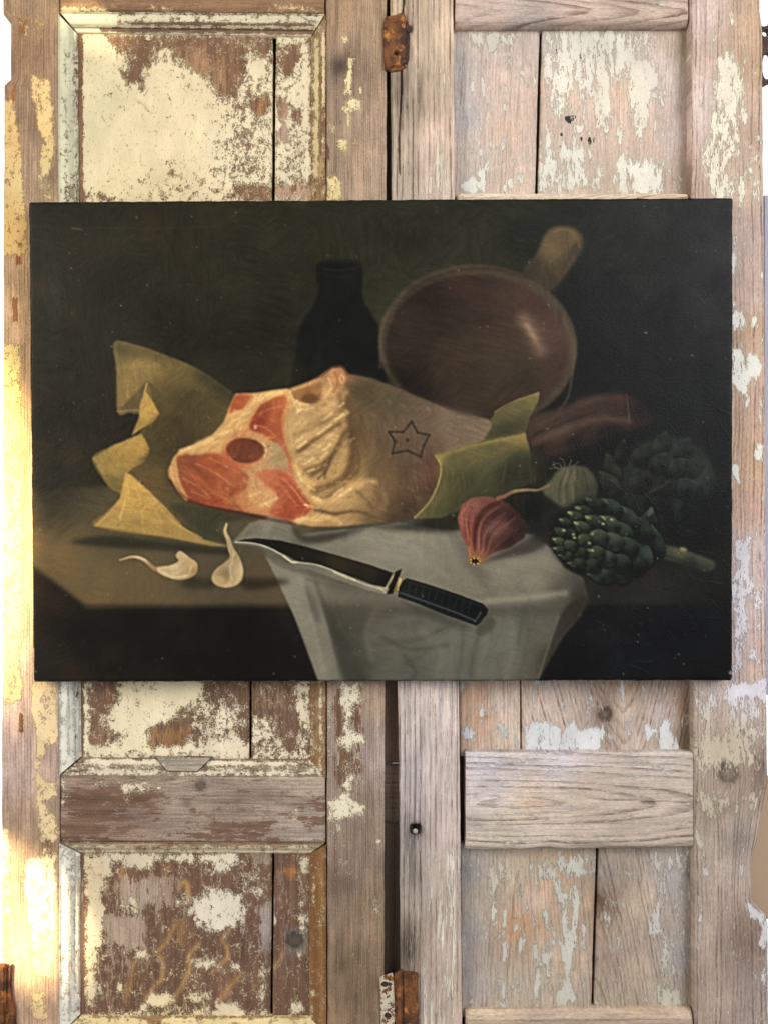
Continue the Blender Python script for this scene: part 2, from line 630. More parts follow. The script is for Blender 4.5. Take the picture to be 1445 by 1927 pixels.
def moulding(name, parent, outer, inner, y_out, y_in, mat, prof, **spec):
    """a run of moulding between an outer edge (on the frame) and an inner edge (on the panel)"""
    o0, o1 = [np.array(p) for p in P(outer)]
    i0, i1 = [np.array(p) for p in P(inner)]
    L = np.hypot(*(o1 - o0))
    nu = max(8, int(L / 5))
    pr = np.array(prof)
    # resample the profile
    s = np.concatenate([[0], np.cumsum(np.hypot(np.diff(pr[:, 0]), np.diff(pr[:, 1])))])
    tt = np.linspace(0, s[-1], 22)
    pu, ph = np.interp(tt, s, pr[:, 0]), np.interp(tt, s, pr[:, 1])
    A = np.linspace(0, 1, nu)
    U, V = np.meshgrid(A, pu)
    H = np.repeat(ph[:, None], nu, 1)
    X = (o0[0] * (1 - U) + o1[0] * U) * (1 - V) + (i0[0] * (1 - U) + i1[0] * U) * V
    Y = (o0[1] * (1 - U) + o1[1] * U) * (1 - V) + (i0[1] * (1 - U) + i1[1] * U) * V
    f = fields(X, Y, spec)
    sd = SEED[0]
    along = X if spec.get('grain') == 'h' else Y
    H = np.clip(H, 0, 1)
    y = y_out + (y_in - y_out) * H
    y = y + (fbm(along / 30, V * 6, 500 + sd) - .5) * 0.0014 * np.sin(np.pi * V)
    k = S * (D + y) / D
    jit = (fbm(along / 25, 3 + 0 * X, 510 + sd) - .5) * 1.2
    XX = X + (0 if spec.get('grain') == 'h' else jit)
    YY = Y + (jit if spec.get('grain') == 'h' else 0)
    co = np.stack([(XX - CX) * k, y, Z0 + (CY - YY) * k], -1).reshape(-1, 3)
    return finish(name, parent, co, X.shape, f, mat, max(y_in, y_out) + 0.004)


OGEE = [(0, 0.0), (0.05, 0.05), (0.08, 0.16), (0.22, 0.12), (0.40, 0.15), (0.55, 0.30), (0.64, 0.52), (0.68, 0.54), (0.72, 0.72),
        (0.82, 0.70), (0.92, 0.78), (1.0, 1.0)]


def plate(name, parent, outer, holes, y0, thick, mat, bevel=0.0012, ptw=-2.0, jitter=0.0):
    """a sheet of iron cut to an outline with holes"""
    bm = bmesh.new()
    edges = []

    def loop(pts):
        vs = [bm.verts.new(W(x + random.uniform(-jitter, jitter), y + random.uniform(-jitter, jitter), y0)) for x, y in pts]
        for a, b in zip(vs, vs[1:] + vs[:1]):
            edges.append(bm.edges.new((a, b)))
    loop(outer)
    for hx, hy, rx, ry in holes:
        loop([(hx + rx * math.cos(a * math.pi / 7), hy + ry * math.sin(a * math.pi / 7)) for a in range(14)])
    r = bmesh.ops.triangle_fill(bm, use_beauty=True, use_dissolve=False, edges=edges)
    faces = [g for g in r['geom'] if isinstance(g, bmesh.types.BMFace)]
    for fc in faces:
        if fc.normal.y > 0:
            fc.normal_flip()
    ex = bmesh.ops.extrude_face_region(bm, geom=faces)
    for v in [g for g in ex['geom'] if isinstance(g, bmesh.types.BMVert)]:
        v.co.y = y0 + thick
    bmesh.ops.recalc_face_normals(bm, faces=bm.faces[:])
    if bevel:
        es = [e for e in bm.edges if len(e.link_faces) == 2 and e.calc_face_angle(0) > 1.0 and all(abs(v.co.y - y0) < 1e-6 for v in e.verts)]
        bmesh.ops.bevel(bm, geom=es, offset=bevel, segments=2, affect='EDGES')
    me = bpy.data.meshes.new(name)
    bm.to_mesh(me)
    bm.free()
    attr_f(me, 'ptw', np.full(len(me.vertices), ptw))
    return link_mesh(name, me, mat, parent)


def rounded(x0, y0, x1, y1, r, n=4):
    out = []
    for cx, cy, a0 in ((x1 - r, y0 + r, -90), (x1 - r, y1 - r, 0), (x0 + r, y1 - r, 90), (x0 + r, y0 + r, 180)):
        for k in range(n + 1):
            a = math.radians(a0 + 90 * k / n)
            out.append((cx + r * math.cos(a), cy + r * math.sin(a)))
    return out


def disc(name, parent, px, py, r, y0, thick, mat, slot=False, seg=14):
    """a domed nail or screw head"""
    bm = bmesh.new()
    rings = []
    for rr, yy in ((r, y0 + thick), (r, y0 + thick * .45), (r * .72, y0 + thick * .1), (r * .2, y0)):
        rings.append([bm.verts.new(W(px + rr * math.cos(2 * math.pi * k / seg), py + rr * math.sin(2 * math.pi * k / seg), yy)) for k in range(seg)])
    for a, b in zip(rings, rings[1:]):
        for k in range(seg):
            bm.faces.new((a[k], a[(k + 1) % seg], b[(k + 1) % seg], b[k]))
    bm.faces.new(rings[-1])
    if slot:
        for v in rings[3]:
            v.co.y += thick * .4
    bmesh.ops.recalc_face_normals(bm, faces=bm.faces[:])
    me = bpy.data.meshes.new(name)
    bm.to_mesh(me)
    bm.free()
    for p in me.polygons:
        p.use_smooth = True
    attr_f(me, 'ptw', np.full(len(me.vertices), -2.0))
    return link_mesh(name, me, mat, parent)


def box(name, parent, x0, y0p, x1, y1p, y0, y1, mat, bev=0.0015):
    bm = bmesh.new()
    bmesh.ops.create_cube(bm, size=1)
    a, b = W(x0, y1p, y0), W(x1, y0p, y0)
    for v in bm.verts:
        v.co = (a[0] if v.co.x < 0 else b[0], y0 if v.co.y < 0 else y1, a[2] if v.co.z < 0 else b[2])
    bmesh.ops.bevel(bm, geom=bm.edges[:], offset=bev, segments=2, affect='EDGES')
    me = bpy.data.meshes.new(name)
    bm.to_mesh(me)
    bm.free()
    return link_mesh(name, me, mat, parent)


# ------------------------------------------------------------------ background seen past the shutters
def sheet(name, x0, z0, x1, z1, y, mat):
    me = fast_mesh(name, [(x0, y, z0), (x1, y, z0), (x1, y, z1), (x0, y, z1)], [[0, 1, 2, 3]], False)
    return link_mesh(name, me, mat)


tag(sheet('sky', -4, -1.5, 4, 5, 1.6, Nsky.mat), 'bright white daylight showing past the shutter edges', None, kind='structure')
TOP, BOT = -150, 2080

gpst = box('grey_post', None, 1436, 367, 1620, 1308, 0.045, 0.10, MAT_GREY)
tag(gpst, 'grey painted post just behind the right shutter edge', 'post')
tpst = box('tan_board', None, 1380, 1470, 1640, 1732, 0.045, 0.075, MAT_TAN, 0.004)
tag(tpst, 'smooth tan board showing behind the worn lower right shutter edge', 'board')


# ------------------------------------------------------------------ left shutter leaf
left = empty('shutter', W(365, BOT, 0.0))
tag(left, 'left shutter leaf with moulded panels, brown stain and flaking cream paint', 'shutter', 'pair of old wooden shutters')
right = empty('shutter', W(1090, BOT, 0.0))
tag(right, 'right shutter leaf of bleached pinkish wood with flat panels and flaking white paint', 'shutter', 'pair of old wooden shutters')

CREAM = (228, 212, 176)
YEL = (232, 202, 140)
PL = 0.013           # depth of the left panels behind the frame
PR = 0.017           # depth of the right panels
BACK = 0.032

# outer stile
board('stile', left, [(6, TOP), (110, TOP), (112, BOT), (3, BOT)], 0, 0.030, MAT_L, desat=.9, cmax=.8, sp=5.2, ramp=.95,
      left=[(TOP, 0), (28, 0), (36, 14), (150, 14), (158, 2), (1500, 0), (BOT, 0)],
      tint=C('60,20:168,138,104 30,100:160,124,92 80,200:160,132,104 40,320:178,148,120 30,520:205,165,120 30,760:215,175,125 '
             '30,1000:225,190,140 60,1330:212,180,160 30,1450:198,172,158 40,1560:178,150,122 70,1600:165,138,110 60,1800:214,176,140 60,1950:205,170,140'),  # warm sun on this edge is partly put into these colours
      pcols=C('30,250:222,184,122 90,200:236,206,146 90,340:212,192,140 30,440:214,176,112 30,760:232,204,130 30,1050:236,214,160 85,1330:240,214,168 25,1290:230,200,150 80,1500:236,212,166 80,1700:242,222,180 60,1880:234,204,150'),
      cov=-1.35, ucov=-1.55, ucol=(146, 98, 62),
      paint=[('0,185 24,188 32,235 40,290 44,360 52,420 50,482 0,482', 2.6, 5),
             ('56,140 92,150 102,205 102,290 92,325 78,330 70,300 84,275 66,215', 2.5, 5),
             ('70,330 102,320 104,378 72,378', 1.25, 8),
             ('0,640 38,650 40,760 40,850 34,880 0,880', 2.6, 5),
             ('0,880 44,900 46,1120 44,1200 0,1200', 2.2, 6),
             ('0,1195 44,1205 36,1240 42,1290 38,1318 8,1326 0,1300', 2.6, 4),
             ('62,1280 108,1280 107,1395 86,1405 76,1450 72,1470 66,1440 70,1390 60,1330', 2.7, 4),
             ('64,1460 108,1470 108,1500 82,1510 106,1545 108,1575 78,1580 70,1520', 2.3, 5),
             ('78,1560 110,1555 108,1612 80,1605', 1.25, 6), ('0,1555 18,1560 20,1640 8,1640', 2.2, 5),
             ('52,1618 104,1612 105,1700 104,1790 92,1840 62,1835 56,1740 48,1660', 2.9, 7),
             ('2,1620 22,1640 26,1780 8,1820', 1.6, 8), ('60,1870 88,1868 90,1915 62,1920', 2.3, 6),
             ('28,33 90,40 88,70 30,70', 1.0, 10)],
      under=[('28,430 42,430 44,500 30,500', 2.4, 3), ('22,560 34,560 34,605 24,605', 2.3, 3), ('14,395 26,395 26,440 12,440', 1.7, 4),
             ('36,1340 46,1342 44,1378 36,1378', 2.6, 2), ('4,150 28,150 30,190 6,190', 1.9, 6), ('26,30 50,35 46,70 26,70', 1.9, 6),
             ('84,1540 110,1540 110,1610 78,1615', 1.5, 6), ('30,640 42,645 44,760 38,900 34,760', 1.5, 3), ('92,1620 108,1600 108,1660 98,1660', 1.8, 5)],
      smudge=[(95, 330, 16, 30, .35), (68, 255, 10, 30, .28), (92, 1410, 14, 50, .25), (92, 1580, 20, 26, .3), (105, 700, 10, 900, .12)])
# inner stile
board('stile', left, [(614, TOP), (728, TOP), (722, BOT), (616, BOT)], 0, 0.030, MAT_L, desat=.82, cmax=.6, sp=4.0, ramp=.9,
      tint=C('640,20:162,130,96 690,60:176,146,112 640,130:150,124,100 680,250:172,144,116 640,330:166,140,112 700,350:180,152,122 '
             '690,1300:166,140,116 705,1420:180,160,146 690,1560:160,138,116 660,1640:148,126,106 700,1700:150,126,98 650,1850:140,114,84 700,1900:148,122,90'),
      pcols=C('650,150:232,216,170 635,360:224,204,150 660,1400:230,220,194'), cov=-1.55, ucov=-1.7, ucol=(112, 84, 66),
      paint=[('643,66 654,64 656,80 646,82', 2.5, 2), ('654,108 668,110 664,130 662,176 646,178 648,150 656,130', 2.6, 3), ('650,186 680,186 678,206 658,214 644,206', 2.4, 4),
             ('634,262 656,262 656,286 636,286', 2.3, 4), ('666,252 676,256 674,272 664,270', 2.3, 3), ('618,226 636,236 632,252 618,250', 1.5, 4), ('652,210 658,215 658,250 654,252', 2.2, 2),
             ('616,330 634,328 644,358 640,378 614,378', 2.6, 4), ('676,160 682,162 680,176 674,176', 2.2, 2),
             ('640,1280 684,1282 680,1320 664,1340 656,1368 690,1384 686,1404 642,1412 636,1390 646,1365 646,1330 636,1322', 2.2, 6),
             ('640,1420 690,1415 680,1462 640,1462', 1.15, 8), ('655,1460 668,1462 668,1490 648,1500 642,1480', 2.0, 5),
             ('617,1506 650,1492 668,1508 694,1514 684,1534 640,1540 617,1544', 2.5, 5), ('617,1545 646,1545 648,1575 617,1580', 1.15, 8),
             ('616,1280 628,1280 624,1440 616,1440', 1.1, 5), ('708,1576 716,1576 716,1600 708,1600', 2.0, 3), ('704,1690 716,1690 716,1724 704,1720', 1.9, 4), ('624,1620 660,1616 664,1650 630,1648', .85, 8)],
      under=[('614,1280 690,1280 694,1440 670,1500 614,1510', 1.9, 16), ('612,60 624,60 622,378 612,378', 1.2, 5), ('636,180 660,180 656,240 632,240', 1.2, 12)],
      smudge=[(640, 125, 16, 16, .62), (655, 120, 26, 24, .25), (690, 1500, 20, 90, .18), (640, 1660, 40, 30, .3), (645, 1820, 12, 14, .4), (680, 1850, 30, 60, .2), (690, 300, 20, 24, -.15)])

# rails (flat part) with mitred mouldings
tr_t = C('200,0:172,134,98 400,10:150,116,86 560,10:168,134,104')
board('rail', left, [(113, TOP), (611, TOP), (611, 24), (113, 20)], 0.0012, 0.028, MAT_L, grain='h', sp=7, ramp=.6, tint=tr_t,
      pcol=(226, 200, 150), cov=-1.5, ucov=.55, ucol=(136, 106, 80),
      paint=[('113,10 140,8 200,14 205,24 113,24', 2.3, 6), ('505,8 530,4 600,14 600,24 500,20', 1.7, 6), ('270,12 300,10 340,18 300,22', 1.5, 5)],
      under=[('113,0 180,0 190,26 113,26', -1.6, 20)], round=(2, 2, 0, 4))
rail_t = C('140,1480:160,136,116 250,1520:150,124,104 330,1500:168,148,128 420,1500:160,140,120 560,1490:172,152,132 200,1570:158,132,110 450,1560:168,146,128 580,1570:176,158,140')
board('rail', left, [(114, 1460), (612, 1462), (612, 1586), (114, 1584)], 0.0012, 0.028, MAT_L, grain='h', sp=7, ramp=.7, tint=rail_t, desat=.8,
      pcol=(232, 220, 192), cov=-1.5, ucov=-.5, ucol=(120, 94, 78), knots=[(378, 1478, 8)],
      paint=[('225,1474 260,1472 320,1476 300,1490 245,1492 240,1512 232,1512 230,1492', 1.75, 5), ('180,1470 205,1470 205,1480 158,1482', 1.3, 5),
             ('548,1520 560,1520 558,1550 550,1548', 1.5, 3), ('114,1466 122,1466 124,1505 116,1530', 2.0, 4), ('270,1560 340,1572 330,1578 200,1576', .7, 4)],
      under=[('114,1490 180,1484 300,1486 310,1500 240,1520 230,1540 180,1540 114,1520', 1.5, 14), ('114,1550 150,1540 260,1566 200,1580 114,1580', 1.2, 12),
             ('400,1540 500,1545 520,1582 380,1582', 1.1, 14), ('560,1520 610,1500 610,1550 570,1560', .8, 10)],
      smudge=[(480, 1500, 60, 14, .42), (565, 1515, 40, 12, .36), (352, 1508, 12, 12, .35), (420, 1530, 90, 8, .22), (150, 1500, 40, 30, .1)], round=(2, 2, 4, 4))
board('rail', left, [(114, 1948), (612, 1948), (612, BOT), (114, BOT)], 0.0012, 0.028, MAT_L, grain='h', sp=7, tint=rail_t, cov=-.6, ucov=-.5)
board('rail', left, [(112, 770), (613, 770), (613, 900), (112, 900)], 0.0012, 0.028, MAT_L, grain='h', sp=7, tint=rail_t, cov=-.6, ucov=-.5, step=(20, 10))

mv = C('130,100:206,190,150 130,350:200,190,156 130,1300:196,196,186 130,1700:200,192,176')
mo = dict(tint=C('300,50:150,128,104'), pcol=(216, 206, 176), ucol=(120, 92, 72))
# top panel mouldings
moulding('moulding', left, '113,22 611,26', '149,64 584,71', 0.0016, PL, MAT_L, OGEE, grain='h', cov=.75, ucov=.6, **mo,
         paint=[('250,42 590,44 590,49 250,46', -2.3, 2), ('190,52 590,56 590,64 190,60', -2.2, 2), ('300,38 420,40 420,52 300,48', -.4, 6), ('113,22 600,24 600,28 113,26', -.8, 3), ('113,22 210,22 210,62 150,62', .8, 8)])
moulding('moulding', left, '110,26 112,766', '148,66 150,740', 0.0005, PL, MAT_L, OGEE, cov=1.0, ucov=.2, tint=mv, pcol=(212, 208, 178), ucol=(110, 88, 72),
         paint=[('139,70 149,60 149,380 141,380', -1.0, 3), ('122,100 127,100 127,378 122,378', -.6, 2), ('126,350 146,350 146,378 126,378', -1.0, 5)], smudge=[(146, 150, 5, 26, .5), (128, 130, 3, 40, .4)])
moulding('moulding', left, '613,28 613,766', '586,72 586,740', 0.0005, PL, MAT_L, OGEE, cov=-.25, ucov=.3,
         tint=C('600,200:160,138,110 600,360:168,140,104'), pcol=(222, 204, 160), ucol=(140, 108, 76), paint=[('592,72 600,72 599,330 592,330', 1.4, 2), ('606,60 612,60 611,200 606,200', 1.3, 2), ('601,60 606,60 606,378 601,378', -1.2, 1.5)])
moulding('moulding', left, '114,768 611,768', '150,742 584,742', 0.0016, PL, MAT_L, OGEE, grain='h', cov=.2, ucov=.6, **mo)
# middle panel mouldings
moulding('moulding', left, '114,902 611,902', '150,930 584,930', 0.0016, PL, MAT_L, OGEE, grain='h', cov=.2, ucov=.6, **mo)
moulding('moulding', left, '111,905 112,1458', '150,932 154,1423', 0.0005, PL, MAT_L, OGEE, cov=.9, ucov=-.6, tint=mv, pcol=(232, 230, 216), ucol=(100, 84, 74),
         paint=[('127,1280 131,1280 131,1420 127,1420', -1.6, 1.5), ('140,1280 150,1280 152,1440 142,1440', -1.6, 3), ('110,1280 114,1280 114,1450 110,1450', -1.2, 2)])
moulding('moulding', left, '613,905 613,1464', '586,932 584,1430', 0.0005, PL, MAT_L, OGEE, cov=-.6, ucov=.5, tint=C('600,1300:150,126,98 600,1420:160,134,100'), pcol=(226, 212, 180), ucol=(136, 102, 72),
         paint=[('601,1280 606,1280 606,1450 601,1450', .9, 1.5), ('584,1340 594,1340 594,1420 584,1420', .5, 4)])
moulding('moulding', left, '115,1459 611,1461', '156,1425 583,1429', 0.0016, PL, MAT_L, OGEE, grain='h', cov=-.2, ucov=.1,
         tint=C('200,1440:160,146,126 340,1440:160,150,134 540,1440:150,134,112'), pcol=(226, 216, 190), ucol=(120, 98, 80),
         paint=[('160,1430 540,1434 540,1440 160,1437', 1.6, 2), ('180,1449 611,1452 611,1457 140,1455', .9, 2), ('300,1420 400,1420 400,1455 300,1455', -.5, 5), ('160,1424 590,1428 590,1431 160,1427', -1.2, 2)])
# lower panel mouldings
moulding('moulding', left, '115,1585 611,1587', '156,1605 583,1606', 0.0016, PL, MAT_L, OGEE, grain='h', cov=.35, ucov=-.2,
         tint=C('200,1590:172,150,120 500,1595:160,138,112'), pcol=(214, 200, 168), ucol=(140, 108, 80), paint=[('113,1584 611,1584 611,1591 113,1591', -1.4, 3), ('400,1595 580,1595 580,1604 400,1604', .5, 3)])
moulding('moulding', left, '112,1588 113,1946', '153,1608 152,1908', 0.0005, PL, MAT_L, OGEE, cov=.95, ucov=-.6, tint=mv, pcol=(236, 232, 218), ucol=(104, 84, 70),
         paint=[('129,1650 134,1650 134,1920 129,1920', -1.5, 1.5), ('138,1610 152,1610 152,1900 142,1900', -1.2, 3), ('112,1590 140,1590 146,1612 118,1612', -.7, 6), ('114,1790 122,1790 122,1880 114,1880', -.9, 4)])
moulding('moulding', left, '614,1590 614,1946', '583,1608 582,1908', 0.0005, PL, MAT_L, OGEE, cov=-1.0, ucov=.5, tint=C('600,1700:158,124,80 600,1850:150,116,76'), pcol=(222, 208, 172), ucol=(140, 100, 62),
         paint=[('588,1640 594,1640 594,1700 588,1700', 1.2, 2), ('584,1860 592,1860 592,1920 586,1920', 1.2, 3)])
moulding('moulding', left, '115,1946 611,1946', '156,1909 583,1911', 0.0016, PL, MAT_L, OGEE, grain='h', cov=.75, ucov=.1,
         tint=C('300,1920:170,140,100'), pcol=(232, 214, 164), ucol=(150, 106, 66), paint=[('160,1911 583,1912 583,1916 160,1915', -1.4, 2), ('270,1914 300,1914 310,1927 280,1927', -2, 4)])

# top panel: two boards
tp = C('300,90:150,116,88 450,100:148,112,84 400,160:160,126,92 500,200:158,122,90 480,370:168,134,96 540,120:140,104,76 545,240:180,152,132 540,370:182,150,124 200,380:190,176,160')
common = dict(pcols=C('180,200:214,202,166 300,260:230,212,174 300,350:222,206,164 450,300:230,216,180 550,300:230,216,184'), ucol=(122, 92, 70))
board('panel_board', left, [(140, 56), (513, 60), (509, 785), (140, 785)], PL, 0.012, MAT_L, sp=6, ramp=.5, tint=tp, cov=.95, ucov=.75, **common,
      paint=[('198,66 300,66 513,66 513,108 470,112 440,175 415,188 395,152 362,132 345,120 322,112 305,96 268,140 242,160 232,140 252,112 214,88', -1.75, 9),
             ('228,120 268,112 276,150 240,165', -.55, 8), ('280,80 330,78 330,110 290,108', .35, 6), ('430,130 513,110 513,380 440,380 405,300 420,200', -.72, 22), ('470,180 505,180 500,215 480,220', -1.2, 6),
             ('440,352 513,350 513,380 440,380', -1.1, 8), ('308,300 325,305 340,335 322,335', -1.0, 5), ('160,70 200,70 190,380 150,380', .3, 10), ('150,355 200,365 230,380 150,380', -1.2, 6), ('250,330 420,330 420,380 250,380', -.35, 14),
             ('200,190 300,170 420,220 400,320 200,330', .35, 30), ('262,150 272,150 274,178 264,176', -1.4, 3), ('144,40 157,40 158,1000 158,1930 144,1930', -2.2, 2), ('460,84 480,78 500,140 480,150 462,120', .8, 6)],
      under=[('320,84 400,76 420,150 350,130', -1.0, 14), ('400,130 440,130 430,180 400,170', -.8, 10)],
      strokes=[('355,90 358,110 352,125', 5, (170, 138, 92), 3), ('380,120 390,150 385,185', 6, (166, 128, 80), 4), ('420,110 424,160', 4, (160, 122, 80), 3), ('500,170 490,200 486,220', 6, (170, 120, 70), 4)],
      splits=[('256,188 290,217', 1.6, .004)])
board('panel_board', left, [(520, 60), (594, 64), (594, 785), (514, 785)], PL, 0.012, MAT_L, sp=6, ramp=.5, tint=tp, cov=.62, ucov=.7, **common,
      paint=[('534,84 562,84 560,112 548,140 535,152 532,120', -1.9, 5), ('518,80 530,90 528,160 517,160', -.9, 5), ('522,180 540,185 540,222 524,224', -1.7, 4), ('528,230 542,230 540,266 530,262', -1.7, 4), ('550,205 566,205 564,235 552,235', -1.6, 4),
             ('517,340 594,350 594,380 516,380', -1.25, 10), ('555,280 575,280 572,340 550,340', -.5, 8), ('575,90 590,90 590,330 578,330', .5, 5), ('580,60 600,60 600,380 585,380', -1.2, 3)],
      under=[('515,170 545,170 545,270 515,270', -1.6, 8), ('515,350 594,350 594,380 515,380', -1.2, 8)])
# middle panel
mp = C('180,1320:150,118,94 250,1300:160,130,104 330,1380:164,122,82 420,1320:160,122,86 500,1320:152,124,104 540,1380:146,120,104')
common = dict(pcols=C('300,1320:236,224,190 450,1380:234,222,194 560,1320:228,214,184'), ucol=(114, 88, 72), tint=mp)
board('panel_board', left, [(140, 915), (470, 915), (469, 1440), (146, 1440)], PL, 0.012, MAT_L, sp=6, ramp=.8, cov=-.85, ucov=.7, **common,
      paint=[('228,1278 330,1278 380,1280 372,1306 335,1330 320,1362 296,1372 285,1390 240,1402 226,1375 212,1372 196,1350 226,1318', 1.9, 9), ('156,1400 300,1396 470,1404 470,1428 150,1428', 1.6, 8), ('150,1280 168,1280 166,1400 156,1420', 1.7, 5),
             ('300,1280 390,1280 380,1330 350,1350 330,1320', .7, 14), ('370,1300 468,1330 468,1425 400,1415 360,1380', .85, 18), ('190,1360 230,1362 228,1376 190,1378', .5, 6), ('400,1330 440,1330 440,1400 415,1400', .35, 10), ('144,40 157,40 158,1000 158,1930 144,1930', -2.2, 2), ('280,1370 350,1368 345,1402 280,1402', -1.4, 8)],
      under=[('160,1290 215,1290 225,1400 165,1400', -.35, 14), ('270,1370 350,1370 350,1410 270,1410', -.9, 12)], strokes=[('280,1400 292,1375', 5, (172, 124, 62), 3), ('430,1420 440,1370', 5, (160, 112, 66), 4), ('315,1340 322,1300', 3, (150, 106, 66), 3)])
board('panel_board', left, [(475, 915), (594, 915), (594, 1440), (474, 1440)], PL, 0.012, MAT_L, sp=6, ramp=.9, cov=-.95, ucov=.5, **common,
      paint=[('474,1350 500,1345 515,1360 520,1385 540,1390 530,1408 500,1405 474,1400', 1.35, 9), ('474,1408 594,1420 594,1430 474,1428', 1.4, 5), ('556,1280 582,1280 582,1370 570,1370 556,1335', 1.7, 7), ('550,1385 584,1370 584,1412 560,1412', 1.0, 7), ('494,1290 512,1290 512,1320 494,1320', .5, 6)],
      under=[('474,1285 550,1285 550,1330 474,1330', -.6, 12)])
# lower panel
lp = C('200,1640:176,152,124 260,1700:178,160,144 230,1760:186,164,146 350,1760:150,112,78 450,1640:156,140,126 500,1740:176,162,158 540,1660:136,114,96 555,1770:118,106,98 300,1880:150,120,90 560,1880:146,124,98')
common = dict(pcols=C('180,1650:222,204,168 180,1780:234,216,180 230,1620:218,206,180 430,1700:232,222,202 300,1890:238,222,180 560,1640:216,204,176'), ucol=(112, 84, 68), tint=lp)
board('panel_board', left, [(144, 1596), (512, 1596), (508, 1922), (144, 1922)], PL, 0.012, MAT_L, sp=6, ramp=.7, cov=-.85, ucov=.72, **common,
      paint=[('158,1608 290,1606 286,1628 262,1638 220,1624 200,1660 190,1690 196,1720 184,1790 174,1830 186,1860 176,1895 160,1890 164,1720', 1.85, 7), ('175,1690 200,1690 196,1830 176,1830', .5, 10), ('290,1608 445,1606 450,1626 425,1640 400,1645 396,1620 300,1618', 1.6, 6),
             ('396,1672 450,1682 458,1710 455,1735 430,1745 400,1755 385,1735 372,1748 372,1705 385,1690', 1.9, 8), ('330,1690 372,1690 380,1725 340,1725', 1.0, 10), ('455,1640 468,1650 466,1680 455,1670', 1.2, 6), ('256,1788 280,1790 280,1802 262,1802', 1.9, 4), ('222,1850 232,1850 230,1870 222,1866', 1.8, 3),
             ('285,1870 320,1868 330,1885 300,1895 282,1890 262,1902 270,1890', 2.0, 5), ('355,1810 400,1800 410,1815 390,1825', 1.5, 6), ('432,1806 452,1812 450,1824 436,1822', 1.6, 4), ('345,1870 400,1866 396,1884 350,1890', 1.1, 6), ('405,1888 450,1886 455,1910 410,1912', 1.7, 6), ('330,1896 512,1905 512,1922 150,1922 170,1906 300,1904', 1.1, 6), ('470,1640 500,1650 498,1700 480,1690', .7, 8), ('488,1800 500,1800 498,1880 488,1880', .7, 6), ('230,1690 260,1690 260,1720 230,1720', .9, 6), ('144,40 157,40 158,1000 158,1930 144,1930', -2.2, 2)],
      under=[('216,1665 250,1650 330,1652 330,1690 325,1708 280,1700 220,1700', -1.35, 10), ('196,1724 272,1728 270,1758 262,1780 240,1786 200,1752', -1.9, 6), ('328,1730 348,1725 352,1775 340,1782', -1.9, 4), ('490,1700 512,1690 510,1790 492,1790', -1.7, 6), ('472,1600 512,1606 510,1625 480,1625', -1.7, 5), ('180,1720 240,1730 300,1800 260,1900 200,1890', -.45, 20), ('160,1600 180,1640 165,1680', -.8, 8)],
      strokes=[('252,1810 246,1850 236,1880', 7, (164, 116, 68), 4), ('275,1880 290,1858 305,1840 308,1815 300,1800', 5, (182, 140, 88), 3), ('330,1876 345,1850 358,1820 356,1800 375,1775', 5, (190, 148, 92), 3), ('296,1790 312,1775 330,1740', 5, (178, 136, 84), 3),
               ('400,1830 426,1805 428,1785 418,1768 432,1752', 4, (186, 146, 92), 3), ('412,1885 430,1860 455,1832', 5, (172, 128, 78), 4), ('335,1670 350,1660 356,1690', 6, (186, 150, 92), 4), ('228,1650 232,1635', 6, (176, 128, 70), 4), ('310,1640 320,1630', 5, (170, 124, 74), 4)])
board('panel_board', left, [(517, 1596), (594, 1596), (594, 1922), (513, 1922)], PL, 0.012, MAT_L, sp=6, ramp=.7, cov=-1.15, ucov=.6, knots=[(555, 1769, 13)], **common,
      paint=[('553,1610 582,1612 580,1640 572,1640', 1.9, 4), ('562,1640 570,1640 574,1700 580,1740 566,1758 560,1730', 1.35, 5), ('560,1790 568,1790 566,1824 560,1820', 1.2, 4), ('545,1886 568,1884 576,1905 545,1910', 2.0, 5), ('514,1724 522,1728 518,1740 514,1740', 2.4, 2), ('580,1600 585,1600 585,1910 580,1910', .4, 4)],
      under=[('540,1745 580,1745 580,1795 540,1795', -1.6, 8), ('520,1640 540,1640 536,1700 520,1700', -.7, 8)], strokes=[('516,1822 528,1806 538,1785', 4, (180, 142, 92), 3), ('540,1640 552,1638', 9, (170, 112, 60), 4), ('552,1640 546,1650', 6, (176, 120, 62), 4)])
# repair let into the moulding
def repair():
    for nm, grow, dy, mt in (('repair_joint', 1.8, 0.0009, MAT_DARK), ('repair_patch', 0.0, 0.0, MAT_L)):
        pts = [(291 - grow, 1428), (396 + grow, 1429), (371 + grow * .6, 1452 + grow), (314 - grow * .6, 1451 + grow)]
        o = plate(nm, left, pts, [], 0.0, 0.006, mt, 0.0003)
        m = o.data
        k = S
        co = np.array([v.co for v in m.vertices])
        X, Y = co[:, 0] / k + CX, CY - (co[:, 2] - Z0) / k
        for v, yp in zip(m.vertices, Y):     # lies on the slope of the moulding
            v.co.y += 0.0012 + dy + (1452 - yp) / 24 * 0.0066
        f = fields(X, Y, dict(grain='h', sp=6, tint=C('340,1440:158,148,132'), pcol=(222, 214, 192), cov=-.6, ucov=-1.2, paint=[('300,1430 390,1432 388,1437 300,1435', 1.8, 2)]))
        set_fields(m, f, np.arange(len(X)))
repair()
bm_dark = dict()
sl = plate('crack_light_block', left, [(60, TOP + 20), (700, TOP + 20), (700, BOT - 20), (60, BOT - 20)], [], BACK, 0.006, MAT_DARK, 0)  # added unseen board that keeps sky light out of the cracks

